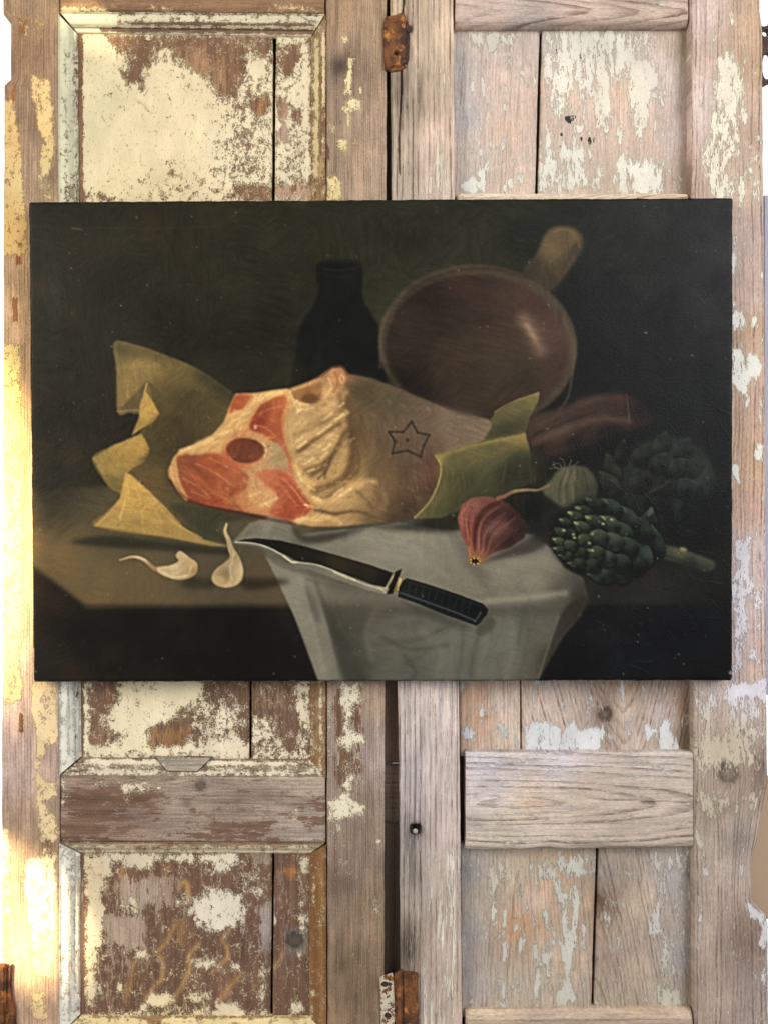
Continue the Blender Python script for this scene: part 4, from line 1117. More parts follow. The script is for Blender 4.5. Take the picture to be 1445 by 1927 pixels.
# pan
fill('1070,500 1130,540 1150,620 1140,740 1060,790 1000,720 1040,600', (24, 28, 28), 22, .75)
fill('985,512 1008,478 1026,440 1046,427 1075,428 1095,445 1096,468 1078,496 1052,530 1030,548', '1000,510:62,52,40 1040,470:104,88,58 1075,450:92,76,50 1055,505:74,62,42 1090,470:66,56,42 1030,530:62,52,41', 4)
stroke('1042,436 1062,432 1080,442 1090,464', 5, (112, 94, 62), 3, .55)
stroke('1080,462 1062,500 1045,530', 6, (60, 50, 38), 5, .6)
PAN = ell(899, 650, 187, 152, 6, 28)
fill(PAN, '720,640:78,68,52 780,540:66,57,46 900,503:70,60,46 1030,560:72,60,46 1080,680:74,62,48 1050,770:72,62,48 740,740:62,54,44 850,780:60,50,42', 3)
fill(ell(897, 655, 172, 138, 6, 28), '760,600:52,40,36 800,560:48,36,33 900,520:56,41,36 980,550:68,48,43 1040,620:76,54,46 1060,700:68,50,43 960,700:62,48,40 880,660:60,45,38 800,680:50,38,34 780,740:46,35,32 900,760:58,44,37 1000,760:62,48,40 840,600:52,38,35 940,600:64,46,40', 4)
stroke('738,700 722,640 740,580 790,535 860,510 930,507 1000,525', 6, (50, 38, 34), 4, .55)
stroke('716,690 722,610 760,550', 7, (86, 76, 58), 4, .5)
stroke('1060,600 1078,660 1070,740 1050,775', 5, (92, 76, 58), 3, .55)
fill(ell(905, 690, 104, 80, 10), (66, 53, 41), 20, .6)
stroke('800,720 806,650 850,610 920,600', 8, (48, 37, 33), 8, .5)
stroke('985,602 1002,628 1016,660', 22, (132, 106, 84), 14, .75, (1.0, .6))
stroke('990,612 1006,640', 8, (160, 134, 108), 6, .6)
# shank of the ham, right
fill('985,790 1054,768 1101,746 1160,739 1206,753 1232,775 1228,795 1202,806 1139,824 1075,850 1016,866 980,850', '1000,800:70,54,46 1060,780:66,50,42 1110,765:66,48,40 1160,755:66,44,38 1210,775:46,34,31 1000,850:44,34,30 1080,830:46,34,30 1150,810:42,32,30 1060,812:72,56,46', 6)
stroke('1004,832 1050,812 1118,790 1180,790', 13, (92, 70, 58), 8, .7)
stroke('1010,800 1060,778 1120,752 1165,747', 7, (82, 62, 52), 6, .55)
stroke('1008,816 1070,792 1120,775', 4, (48, 36, 32), 4, .6)
stroke('1178,740 1182,770 1184,795', 1.4, (96, 74, 64), .8, .7)
# paper on the left, back sheet
fill('216,645 252,648 300,664 365,690 420,725 441,745 432,775 400,815 350,850 322,880 325,920 360,945 490,980 470,1010 432,1030 395,1027 300,1011 178,990 206,960 232,930 205,915 174,862 215,838 262,815 270,785 246,776 222,776 220,700',
     '228,660:112,100,62 225,740:120,106,62 270,690:130,114,64 330,710:124,108,58 400,735:106,94,52 430,750:98,88,52 330,760:92,80,46 380,790:96,84,48 330,800:70,60,35 310,850:78,66,38 350,830:74,64,38 300,900:96,80,44 330,900:76,64,40 340,940:84,74,46 400,985:66,63,43 450,1000:92,86,58 260,960:150,126,62', 2.0, 1, True)
stroke('224,692 262,688 300,690', 7, (150, 130, 72), 5, .5, rough=1.2)
stroke('300,730 360,742 420,752', 14, (84, 74, 44), 10, .45)
stroke('290,700 340,712 380,730', 10, (138, 120, 66), 8, .4, rough=1)
stroke('310,770 360,782 410,790', 12, (104, 92, 52), 9, .45)
stroke('300,820 330,860 318,900', 18, (64, 55, 33), 10, .5)
stroke('240,760 260,700 330,716', 8, (136, 118, 66), 8, .3)
fill('330,690 441,745 432,775 400,815 350,850 320,800 310,740', (66, 58, 34), 22, .55)
fill('360,690 450,735 450,760 400,735', (46, 44, 31), 9, .6)
fill('216,645 300,664 340,682 300,676 230,668', (70, 63, 42), 7, .6)
fill('228,690 262,686 268,720 232,760', (150, 130, 72), 9, .45)
fill('277,717 224,772 256,778 264,760', (94, 84, 54), 2, .9, False)
fill('279,716 318,752 305,776 288,748', (84, 73, 44), 2.5, .9, False)
stroke('277,722 272,740', 2.2, (190, 160, 84), 1, .9)
fill('273,734 286,752 300,778 290,795 268,806 248,820 262,785 264,762', '275,745:176,148,76 280,780:190,156,76 262,805:158,134,68', 1.6, 1, False)
stroke('222,774 262,772 298,780', 2.4, (170,144, 80), 1.6, .6)
fill('300,778 330,800 320,840 290,850 272,810', (78, 68, 38), 6, .6)
fill('174,862 215,838 268,816 282,845 272,870 246,884 232,905 230,932 205,916', '185,860:150,130,68 240,835:176,148,74 260,850:182,150,74 215,880:160,136,70 210,910:120,104,56 275,865:120,102,54', 2.2, 1, False, rough=1.5)
fill('236,890 246,893 276,920 312,955 345,992 382,1015 432,1028 396,1028 320,1012 250,1000 176,990 206,962 226,938', '242,912:204,168,84 250,940:196,160,80 270,950:184,152,76 220,980:172,144,78 300,975:168,140,72 260,990:160,134,70 330,1000:158,132,70 400,1024:150,128,76', 1.8, 1, False)
stroke('240,900 236,940 226,975', 2.5, (222, 186, 96), 1.5, .75)
stroke('246,900 262,935 268,985', 3, (214, 178, 92), 2.5, .5)
stroke('252,908 285,945 305,985', 2.6, (206, 170, 88), 2, .45)
stroke('200,985 260,975 330,985', 2.6, (196, 164, 92), 2.5, .4)
stroke('205,960 240,955 300,962', 2.2, (140, 116, 58), 2.5, .4)
stroke('290,945 330,985 380,1012', 2.6, (196, 164, 88), 1.6, .5)
fill('322,948 380,955 490,978 476,992 440,1022 400,1008 350,980', (62, 60, 42), 4, .85)
fill('415,985 478,978 470,1000 438,1022 420,1008', (92, 86, 58), 4, .7)
fill('135,1020 200,1008 300,1018 432,1034 425,1044 300,1036 200,1030', (46, 45, 34), 5, .85)
# cloth
fill('436,1022 470,985 520,967 546,984 560,1006 690,992 750,984 830,996 880,1000 1005,1005 1040,1035 1062,1070 1096,1086 1106,1124 1090,1160 1056,1200 1010,1282 600,1282 556,1163 524,1095 496,1034 470,1026',
     '500,985:128,126,110 480,1010:118,114,96 530,1000:112,110,96 560,1030:92,90,78 610,1020:118,114,98 700,1010:134,130,112 770,1000:138,134,114 850,1040:122,118,104 700,1060:128,123,106 800,1080:124,120,104 960,1060:126,122,106 1030,1050:118,114,100 1000,1100:122,118,102 900,1100:120,116,100 '
     '1060,1110:84,80,68 1090,1120:62,58,50 640,1110:104,98,84 590,1120:118,115,102 560,1130:126,124,108 600,1250:112,110,96 640,1180:72,70,60 700,1160:88,84,72 760,1180:92,90,80 700,1240:80,80,70 850,1220:100,102,90 960,1200:104,106,92 900,1260:96,98,86 1020,1190:92,90,78 1040,1240:60,56,48 780,1260:88,90,80', 2.2, 1, False, 2.6)
fill('548,992 575,1008 610,1004 660,1000 640,1014 600,1022 566,1018', (58, 54, 46), 4, .85)
fill('660,992 700,988 672,1006 640,1018', (66, 62, 52), 4, .7)
stroke('640,1030 690,1005 740,992 780,990', 16, (140, 136, 116), 10, .5)
stroke('590,1040 640,1018 660,1010', 7, (134, 128, 108), 5, .5)
fill('560,1142 640,1140 760,1138 900,1140 1050,1138 1030,1160 760,1165 620,1170', (80, 77, 66), 8, .55)
stroke('920,1130 990,1126 1062,1118', 8, (146, 142, 120), 6, .55)
fill('1056,1152 1106,1122 1092,1160 1056,1204 1012,1282 1010,1278', (54, 49, 42), 4, .9)
stroke('1050,1160 1030,1220 1012,1276', 4, (120, 120, 104), 3, .5)
fill('500,1046 536,1060 566,1058 590,1090 604,1135 618,1180 640,1278 600,1280 575,1210 552,1150 524,1095', '520,1060:128,126,110 560,1110:132,130,114 580,1160:122,122,106 600,1230:118,116,100 625,1270:116,114,98 600,1140:112,110,96', 2.2, .9, False)
fill('572,1105 586,1112 604,1170 588,1160', (84, 84, 74), 5, .7)
stroke('560,1070 575,1120 590,1180 610,1260', 5, (144, 142, 124), 4, .45)
fill('592,1090 604,1130 622,1180 650,1282 690,1282 640,1180 612,1130', (58, 56, 48), 5, .7)
for a, b, w, al in (('640,1175 700,1150 760,1160', 12, 8, .35), ('680,1200 760,1190 840,1200', 12, 8, .3), ('660,1230 740,1215 800,1235', 14, 8, .3), ('860,1160 850,1220 840,1275', 10, 7, .3), ('940,1160 935,1220 920,1275', 10, 7, .25)):
    stroke(a, b, (112, 110, 98), w, al)
for a in ('690,1165 730,1150 745,1148', '700,1215 780,1205 840,1180 870,1165', '760,1250 800,1230', '905,1180 890,1230 885,1270', '985,1150 975,1210'):
    stroke(a, 7, (66, 64, 54), 6, .4)
for a in ('850,1000 880,1040 905,1080', '770,1020 800,1030 830,1050', '960,1085 1000,1075 1040,1085', '880,1060 910,1100 925,1115'):
    stroke(a, 9, (94, 92, 80), 8, .4)
for a in ('800,1004 830,1010 860,1016', '930,1075 990,1060 1030,1056', '640,1085 690,1080'):
    stroke(a, 9, (146, 140, 120), 8, .35)
fill('612,1130 640,1142 700,1146 690,1200 700,1282 652,1282 626,1190', (62, 60, 52), 9, .6)
stroke('548,1100 566,1150 590,1215 612,1276', 16, (132, 130, 113), 8, .6)
for a, w, cc, al in (('706,1150 690,1190 700,1240', 10, (104, 102, 90), .5), ('740,1168 800,1160 850,1180', 9, (106, 104, 92), .5), ('720,1200 770,1222 840,1214', 8, (68, 66, 57), .5), ('800,1190 830,1230 820,1275', 12, (114, 114, 101), .45), ('760,1235 780,1260 775,1282', 9, (66, 65, 56), .5),
                     ('900,1150 915,1200 900,1270', 12, (116, 117, 103), .45), ('955,1145 965,1200 950,1275', 10, (118, 119, 104), .4), ('990,1145 992,1200 975,1275', 7, (80, 80, 69), .45), ('870,1180 868,1230 860,1278', 8, (78, 78, 68), .45), ('640,1060 700,1045 760,1052', 10, (142, 137, 118), .35), ('820,1010 838,1040 842,1070', 12, (100, 98, 86), .4), ('780,1030 800,1060 840,1085', 10, (138, 134, 116), .35), ('940,1050 960,1085 985,1110', 10, (102, 99, 86), .35), ('580,1090 620,1100 690,1118', 8, (84, 80, 69), .45)):
    stroke(a, w, cc, w * .6, al)
stroke('770,1130 860,1134 960,1128 1062,1114', 9, (148, 144, 126), 5, .5)
stroke('640,1150 760,1152 900,1152 1046,1146', 12, (76, 74, 65), 9, .5)
fill('690,1008 760,998 840,1008 850,1040 780,1060 700,1040', (142, 139, 122), 18, .4)
fill('930,1050 1030,1045 1050,1090 960,1110', (136, 132, 116), 16, .4)
fill('840,1002 870,1010 890,1050 925,1090 905,1096 872,1060', (88, 87, 77), 9, .45)
# shadow below ham and roll
fill('690,990 760,985 830,970 900,950 950,935 1010,905 1025,960 1000,985 940,975 860,985 858,1000 780,1000', (36, 36, 30), 6, .8)
# paper wrapped round the shank
fill('907,829 918,800 932,774 974,751 1014,738 1011,757 996,785 987,816 949,822', '930,790:92,90,54 970,765:104,98,58 1005,745:116,108,62 950,810:74,74,48 985,790:84,82,52', 1.8, 1, False)
fill('930,800 975,790 990,812 949,824 910,830', (56, 55, 36), 9, .6)
stroke('930,776 960,758 1012,740', 2.4, (140, 124, 72), 1.6, .6)
# the ham: pale body first
fill('542,733 575,721 599,711 624,693 643,690 656,704 699,713 730,724 777,744 824,763 861,779 919,789 925,800 908,830 850,848 822,858 828,885 824,905 808,944 780,970 749,981 699,985 637,991 587,991 550,982 520,960 500,900 520,800',
     '560,760:196,158,104 600,730:176,132,86 640,700:164,108,72 620,760:192,152,98 560,820:198,164,108 620,830:188,154,100 600,880:194,160,104 640,900:184,150,94 590,930:188,148,90 650,940:190,156,100 700,930:158,128,84 640,975:176,140,90 580,985:190,152,98 700,975:120,96,64 '
     '670,740:96,76,50 700,730:98,84,58 730,760:98,84,60 690,780:112,94,64 720,840:116,92,64 700,880:130,106,70 740,900:118,92,64 780,780:112,96,74 840,790:122,104,84 890,800:128,108,86 800,830:104,86,68 850,830:120,100,80 770,880:104,80,62 800,900:110,74,58 810,930:74,54,44 760,950:84,64,48 740,975:66,52,40 660,810:122,96,60', 2.4, 1, False, 2.6)
stroke('660,709 700,716 760,740 824,766 900,788', 5, (78, 70, 54), 5, .55)
fill('800,860 822,862 826,905 806,940 790,930 800,890', (112, 74, 58), 8, .5)
# fleshy face
fill('318,898 317,885 326,862 340,846 368,835 400,818 421,794 433,766 444,741 477,740 514,735 543,731 548,760 535,800 536,840 553,885 588,955 566,975 552,980 508,972 440,960 387,950 354,941 336,922',
     '330,860:196,150,92 370,845:206,164,104 410,830:204,160,100 440,790:206,158,98 470,760:208,160,102 520,742:212,160,98 500,800:186,104,62 540,860:178,112,76 500,870:184,156,112 470,900:200,146,96 500,930:206,150,100 440,950:176,104,64 540,930:180,92,62 340,910:196,140,88 400,900:160,78,46', 2.0, 1, False)
fill('331,864 345,856 370,856 395,852 420,858 452,880 469,902 462,920 444,932 420,940 448,957 387,950 354,940 338,912', '340,880:142,72,44 360,865:138,66,42 400,870:162,72,44 440,890:166,84,52 380,910:152,72,42 420,920:164,84,50 360,930:146,62,40 400,945:150,62,38', 3.2, .95, True, rough=2)
stroke('330,870 336,905 352,938', 5, (206, 156, 96), 2.4, .85)
stroke('322,880 330,915 350,940', 3, (214, 166, 104), 1.4, .7)
for a in ('370,895 400,925 425,938', '395,880 430,905 455,912', '350,880 375,910', '420,870 450,890', '385,930 420,925'):
    stroke(a, 4, (186, 104, 62), 3, .45, rough=.8)
for a in ('360,872 390,900', '405,865 425,885', '375,920 400,935', '430,935 445,920'):
    stroke(a, 4, (122, 54, 36), 3.5, .4)
stroke('320,905 340,930 380,950 440,962 500,976', 4, (92, 42, 30), 3, .7)
fill('444,744 462,741 478,745 474,756 462,768 446,773 433,778 436,760', '450,755:172,78,46 470,750:178,86,52 440,772:160,72,44', 2.2, 1, True)
fill('489,765 508,752 532,744 540,752 534,775 530,796 536,830 553,884 530,862 508,832 492,818 471,808 474,790', '500,765:166,80,48 530,755:176,86,50 490,795:140,52,34 520,790:172,86,50 505,812:168,78,48 530,840:180,92,60 545,870:178,84,58', 2.6, .96, True)
fill('488,768 510,758 505,785 484,800', (132, 52, 34), 4, .6)
fill(ell(481, 804, 3.2, 4), (210, 170, 140), 1.5, .8)
fill('430,828 460,812 500,820 520,846 506,862 512,880 480,880 440,878 418,862 420,842', '440,830:186,108,68 500,830:200,150,100 430,870:176,84,56 490,875:196,140,92 515,855:176,150,106', 4, .8)
fill('502,835 528,838 545,872 530,880 508,868 498,852', '510,850:176,152,106 530,865:172,146,100', 3, .95)
stroke('430,830 460,815 496,822 508,846 504,868', 3.5, (212, 138, 88), 2, .8)
stroke('425,850 432,872 470,880', 3, (200, 90, 58), 2, .7)
fill(ell(462, 848, 36, 24, 4), '440,840:116,58,38 470,835:110,54,36 485,855:120,62,42 455,865:108,54,36', 2.0)
stroke('428,852 440,868 465,874 490,864 498,848', 2.4, (186, 96, 62), 1.2, .6)
stroke('496,834 502,846 498,860', 3, (226, 186, 126), 1.4, .8)
fill('482,890 520,884 552,906 572,932 588,958 566,976 552,980 508,966 524,935 500,912', '500,895:196,106,72 540,910:180,80,54 560,945:166,68,44 540,965:152,62,40 520,945:182,100,66', 3.2, .96)
stroke('524,888 552,900 576,926 592,952', 5, (190, 88, 60), 2.4, .8)
stroke('534,900 560,930 580,955', 3, (214, 124, 84), 2, .45)
fill('452,940 490,918 520,930 512,950 470,958', '480,935:208,152,98 500,945:212,158,104 460,950:196,130,80', 5, .85)
stroke('462,905 480,915 490,935', 6, (206, 152, 100), 4, .7)
stroke('475,898 482,920 510,935', 3, (222, 176, 122), 2, .5)
stroke('356,944 400,955 460,968 510,978 548,985', 4, (72, 38, 28), 3, .6)
stroke('443,775 430,800 405,822 372,836', 8, (222, 180, 116), 5, .7)
stroke('478,748 462,772 450,800 430,815', 8, (220, 178, 114), 5, .7)
stroke('488,752 512,740 532,738', 7, (232, 190, 124), 3.5, .8)
stroke('340,848 370,840 400,826', 6, (230, 188, 124), 3, .6)
stroke('536,745 532,775 536,810 545,850 556,880', 3, (190, 108, 64), 3, .5)
for x, y, w in ((505, 744, 8), (520, 742, 9), (445, 790, 7), (392, 832, 8), (420, 815, 7), (465, 778, 7), (350, 846, 6), (500, 948, 8), (480, 930, 7), (515, 940, 6)):
    stroke([(x - w, y + 3), (x, y), (x + w, y - 3)], 4, (240, 202, 138), 2.4, .6)
for a in ('345,900 372,915 395,935', '370,872 405,890 440,915', '395,862 430,880', '362,925 392,938', '500,900 530,915 555,945', '515,892 548,915 570,945', '488,780 505,770 528,765', '480,800 500,805 520,822'):
    stroke(a, 3.5, (204, 136, 92), 2.4, .5, (.5, .7), rough=.9)
FACE = smooth_closed(P('330,880 345,852 400,825 440,770 450,748 520,742 540,760 536,830 560,900 580,955 550,972 470,958 360,935'))
for k in range(260):
    x, y = RNG.uniform(322, 585), RNG.uniform(740, 975)
    if not inside(FACE, np.array([x]), np.array([y]))[0]:
        continue
    a = RNG.normal(.6, .5) if y > 850 else RNG.normal(-.7, .5)
    L = RNG.uniform(5, 16)
    iy, ix = int((y - QY) / QS), int((x - QX) / QS)
    base = IMG[iy, ix]
    g = RNG.choice([1.22, .8, 1.12])
    stroke([(x, y), (x + L * .5 * math.cos(a), y + L * .5 * math.sin(a) + RNG.uniform(-1.5, 1.5)), (x + L * math.cos(a), y + L * math.sin(a))], RNG.uniform(1.5, 4), tuple(base * g), 1.6, .38, rough=.6)
# fat and skin folds
fill('548,738 560,732 590,724 604,720 606,740 600,756 575,758 555,752', '560,742:150,104,62 580,748:120,78,44 598,735:156,106,64', 2.6, .95)
fill('568,748 590,742 600,752 578,760', (98, 66, 40), 3, .8)
stroke('546,738 552,752 566,760 580,762', 5, (226, 186, 124), 2.2, .85)
stroke('552,734 580,724 610,706 628,694', 4, (196, 146, 96), 2, .7)
stroke('596,712 612,704 626,692 644,690 654,704', 4, (98, 58, 42), 2.2, .8)
fill('622,700 640,694 652,710 650,724 632,742 612,752 606,740 616,722', '630,710:196,140,92 645,706:188,124,84 620,740:196,150,100 640,725:176,120,78', 2.4, .9)
stroke('643,704 648,714 644,722 640,712 643,704', 2.2, (226, 180, 120), 1.2, .8)
stroke('618,712 624,728 612,748', 3.5, (224, 180, 120), 1.8, .7)
stroke('630,700 636,722 628,738', 3, (150, 92, 60), 2, .6)
for a, w, c, al in (('556,800 580,790 612,772 640,752 652,740', 10, (206, 168, 110), .75), ('556,818 590,806 620,790 646,768', 7, (150, 116, 72), .7), ('556,840 572,832 596,806', 8, (206, 170, 112), .6),
                    ('574,848 600,826 626,808 644,790', 9, (196, 158, 104), .8), ('560,850 575,840 592,824', 6, (132, 98, 60), .8), ('640,745 644,770 640,795 644,820', 8, (112, 84, 50), .7), ('560,868 580,852 600,842 620,824 634,808', 7, (214, 176, 116), .7),
                    ('574,884 600,876 625,856 640,836', 6, (118, 90, 56), .8), ('580,890 604,884 612,868', 5, (96, 74, 48), .75), ('560,880 572,900 590,912', 8, (224, 180, 108), .75), ('612,900 612,884 618,870', 4.5, (92, 72, 46), .75), ('620,905 640,880 648,850', 9, (188, 152, 98), .6), ('562,906 590,930 610,938 630,926 650,912', 6, (104, 80, 50), .7),
                    ('580,925 600,945 625,940 650,920 680,905', 10, (208, 166, 102), .7), ('572,900 588,925 604,945', 6, (220, 178, 108), .6), ('590,955 630,968 660,962', 4, (112, 86, 54), .7), ('564,982 590,972 620,974', 7, (222, 182, 120), .7), ('650,760 664,790 668,830 660,870 650,895', 9, (102, 78, 46), .6), ('655,720 668,740 665,770', 12, (84, 62, 42), .55),
                    ('670,760 685,790 680,820', 14, (124, 102, 68), .5), ('690,830 700,860 690,890', 12, (140, 114, 74), .55), ('672,840 676,880 660,900', 6, (92, 70, 44), .6), ('680,905 710,915 730,935 720,960', 14, (152, 122, 78), .5), ('700,895 735,905 745,935 730,965', 7, (104, 80, 54), .55), ('650,965 690,960 715,950', 8, (160, 126, 82), .5)):
    stroke(a, w, c, w * .55, al, rough=.35)
for a in ('560,905 570,915 580,922', '580,888 590,884', '575,950 600,958', '585,978 605,980', '560,775 575,770 590,768', '610,790 625,778', '560,830 570,824', '640,765 648,758', '630,930 645,920', '655,925 672,912', '590,938 602,944', '560,755 566,770', '604,862 616,852'):
    stroke(a, 4.5, (244, 206, 140), 2.4, .6, rough=.5)
fill('664,716 700,716 760,740 824,766 905,790 900,828 850,846 820,858 826,900 806,942 776,968 740,978 690,980 700,930 690,880 672,820 662,760',
     '690,740:74,64,44 740,750:86,76,58 690,800:98,82,54 720,830:94,76,54 690,860:112,90,58 720,900:110,88,58 700,940:122,98,62 740,950:88,68,48 770,960:62,48,38 790,900:92,68,54 810,920:74,52,42 780,790:98,84,66 840,800:112,95,76 890,805:118,100,80 850,830:108,90,72 770,850:90,73,58 760,890:86,66,50 812,875:96,62,50', 8, .8, True, 2.4)
for a, w, c_, al in (('655,748 660,800 666,850 658,890 624,912 590,924', 12, (86, 64, 40), .75), ('664,760 672,800 676,850 668,890', 16, (98, 78, 48), .5), ('566,848 590,830 622,808 650,790', 7, (112, 82, 50), .8), ('560,838 600,812 652,776', 9, (206, 168, 108), .7), ('588,894 610,880 628,856 648,812', 8, (104, 78, 48), .8),
                    ('572,872 600,852 630,826 648,800', 9, (204, 166, 106), .65), ('600,900 616,884 622,862', 5, (88, 66, 42), .7), ('622,900 640,876 650,846', 9, (178, 142, 90), .7), ('556,880 566,910 584,934 606,944 632,940 672,914 704,908', 11, (212, 174, 112), .75), ('560,884 572,908 592,922', 6, (230, 192, 124), .6),
                    ('594,960 630,966 664,962 690,966', 6, (100, 76, 48), .7), ('557,979 590,974 622,976 640,982', 7, (214, 174, 112), .7), ('690,912 716,922 724,944 712,964', 10, (142, 114, 72), .5), ('680,905 668,925 660,945 640,955', 10, (176, 140, 88), .5), ('672,925 690,940 700,955', 6, (96, 76, 50), .45)):
    stroke(a, w, c_, w * .5, al, rough=.3)
for a in ('562,842 575,832', '600,816 622,800', '575,872 590,862', '610,846 622,836', '562,890 568,905', '590,936 606,944', '640,934 660,920', '560,978 580,976', '632,790 646,780', '556,760 562,772'):
    stroke(a, 4, (246, 210, 146), 2.2, .65, rough=.5)
for k in range(120):   # broken impasto over the fat
    x, y = RNG.uniform(555, 660), RNG.uniform(755, 975)
    a = RNG.uniform(-.9, -.2)
    L = RNG.uniform(4, 12)
    v = RNG.choice([1, -1])
    stroke([(x, y), (x + L * .5 * math.cos(a), y + L * .5 * math.sin(a) + RNG.uniform(-1, 1)), (x + L * math.cos(a), y + L * math.sin(a))], RNG.uniform(1.5, 3), (222, 184, 122) if v > 0 else (128, 98, 62), 1.5, .28)
for k in range(90):
    x, y = RNG.uniform(690, 900), RNG.uniform(740, 960)
    if not inside(smooth_closed(P('690,730 780,755 900,795 840,840 815,900 780,960 700,965')), np.array([x]), np.array([y]))[0]:
        continue
    L = RNG.uniform(5, 14)
    stroke([(x, y), (x + L * .6, y + L * .25), (x + L, y + L * .6)], RNG.uniform(2, 4), (134, 114, 90) if k % 2 else (86, 68, 52), 2.5, .25)
# star stamp
STAR = P('774,794 785,814 807,819 797,838 791,859 766,848 738,853 743,831 732,813 758,813 774,794')
for a, b in zip(STAR, STAR[1:]):
    stroke([a, ((a[0] + b[0]) / 2, (a[1] + b[1]) / 2), b], 4.2, (60, 48, 42), 1.6, .9)
fill(ell(766, 828, 3.6, 3.6), (60, 46, 40), 1.4, .85)
# roll of paper, front
fill('820,858 877,839 932,827 987,816 996,846 1002,880 1010,904 949,930 886,950 830,974 778,976 808,944 826,903 829,877', '824,862:140,130,70 850,870:88,86,50 900,850:98,94,54 980,822:132,120,64 920,880:88,86,52 980,870:74,73,48 1005,895:62,62,44 900,930:78,78,48 840,940:92,90,54 800,970:96,92,54 840,900:82,80,48', 1.8, 1, False)
stroke('820,858 829,880 824,910 808,944 780,974', 3.2, (160, 148, 80), 1.5, .85)
stroke('822,858 880,841 930,829 985,818', 6, (146, 134, 72), 4, .7, rough=.6)
fill('850,900 900,880 960,860 1000,850 1010,904 949,930 886,950 830,974 800,974 830,940', (58, 58, 38), 16, .6)
fill('940,880 1000,850 1012,900 990,925 940,935', (40, 41, 31), 14, .65)
fill('860,945 930,925 950,930 890,955 830,976', (44, 44, 32), 8, .5)
stroke('838,880 836,915 816,948', 9, (100, 96, 56), 6, .6)
stroke('850,872 900,856 980,838', 14, (96, 92, 54), 10, .5)
for a in ('868,900 880,875 890,862', '905,900 915,872', '850,925 862,900', '945,905 952,870'):
    stroke(a, 2.2, (108, 103, 64), 2, .25)
for k in range(70):
    x, y = RNG.uniform(180, 330), RNG.uniform(660, 1010)
    iy, ix = int((y - QY) / QS), int((x - QX) / QS)
    base = IMG[iy, ix]
    if base[0] < 95:
        continue
    a = RNG.normal(.9, .5)
    L = RNG.uniform(6, 22)
    stroke([(x, y), (x + L * .5 * math.cos(a), y + L * .5 * math.sin(a)), (x + L * math.cos(a), y + L * math.sin(a))], RNG.uniform(1.2, 2.6), tuple(np.clip(base * RNG.choice([1.22, .84]), 0, 240)), 1.6, .4)
# garlic cloves
fill('362,1085 400,1092 398,1108 340,1104', (50, 44, 34), 6, .7)
fill('455,1090 520,1088 545,1096 470,1112', (44, 39, 31), 6, .75)
stroke('226,1054 250,1048 270,1053 288,1068 300,1074', 7, '230,1053:186,158,112 262,1050:204,180,136 290,1068:150,118,86', 1.6, 1, (.3, 1.3))
fill('296,1068 320,1064 336,1056 331,1046 338,1037 348,1042 358,1050 371,1060 370,1078 356,1088 335,1091 312,1085 300,1078', '305,1078:196,172,126 330,1070:206,184,140 340,1044:190,166,124 360,1065:190,162,114 350,1085:176,150,106 365,1075:158,130,88', 1.5)
stroke('310,1074 330,1074 345,1064 352,1052', 4, (170, 144, 104), 3, .5)
stroke('304,1076 325,1086 350,1084', 3, (222, 204, 164), 2, .55)
stroke('360,1068 356,1080 345,1086', 2, (226, 204, 158), 1.4, .5)
stroke('427,986 424,1000 430,1015 434,1030 440,1045', 7, '427,988:196,172,126 436,1030:172,150,112', 1.5, 1, (.5, 1.8))
fill('432,1030 442,1035 452,1050 458,1070 456,1090 444,1102 424,1106 406,1100 399,1088 406,1072 424,1058 434,1046', '440,1045:166,144,106 450,1075:196,172,128 425,1080:150,128,92 410,1090:184,160,114 430,1100:192,168,122 445,1098:180,156,112', 1.5)
fill('405,1082 425,1070 432,1082 428,1096 412,1098', (140, 118, 84), 4, .7)
fill(ell(413, 1091, 11, 8, 20), (190, 164, 112), 3, .8)
stroke('440,1040 438,1056 434,1070 436,1090', 3, (212, 194, 152), 2, .6)
stroke('452,1060 454,1080 444,1098', 3, (214, 192, 146), 2, .5)
# knife
fill('480,1024 540,1050 600,1075 680,1104 726,1118 690,1112 610,1092 540,1072 500,1048', (82, 78, 66), 3, .6)
fill('538,1044 560,1056 610,1066 646,1080 690,1098 732,1108 728,1118 690,1110 640,1092 590,1074 556,1066', '580,1066:106,104,92 650,1088:120,116,100 710,1108:128,124,106', 1.4, .9)
fill('444,1020 462,1015 484,1013 527,1017 574,1028 646,1048 700,1064 741,1079 733,1106 700,1100 682,1093 646,1080 610,1066 560,1057 538,1044 502,1028 473,1021', '460,1017:28,27,24 520,1024:34,31,27 580,1045:38,34,29 640,1060:54,46,34 690,1078:46,41,33 725,1092:34,32,27', 1.1, 1, False)
stroke('444,1020 474,1022 504,1030 530,1044 548,1056 560,1058', 2.2, (186, 182, 156), 1.0, .95)
stroke('560,1058 600,1064 646,1082 682,1098 714,1108 726,1116', 2.6, (176, 170, 142), 1.1, .9)
stroke('630,1077 650,1086 668,1092', 3.2, (208, 196, 150), 1.4, .7)
stroke('535,1047 550,1058 558,1058', 3, (216, 206, 164), 1.2, .7)
stroke('712,1106 724,1108 730,1100 740,1082', 3.5, (182, 172, 136), 1.4, .8)
fill('743,1076 756,1070 748,1095 739,1117 726,1119 735,1100', (26, 25, 23), 1.0, 1, False)
fill('750,1086 762,1089 754,1114 740,1112', '752,1090:150,138,88 758,1092:128,114,66 746,1110:110,96,56', 1.0, 1, False)
stroke('753,1090 748,1110', 2.4, (214, 190, 116), 1, .8)
fill('765,1088 800,1098 860,1118 908,1136 918,1147 916,1156 904,1172 896,1178 840,1158 790,1138 748,1123 750,1105 758,1092', '770,1100:28,34,36 840,1125:24,30,34 900,1145:30,36,39 840,1150:30,36,39 770,1120:34,40,42', 1.1, 1, False)
stroke('752,1115 800,1132 850,1150 893,1168', 2.2, (74, 82, 86), 1.4, .8)
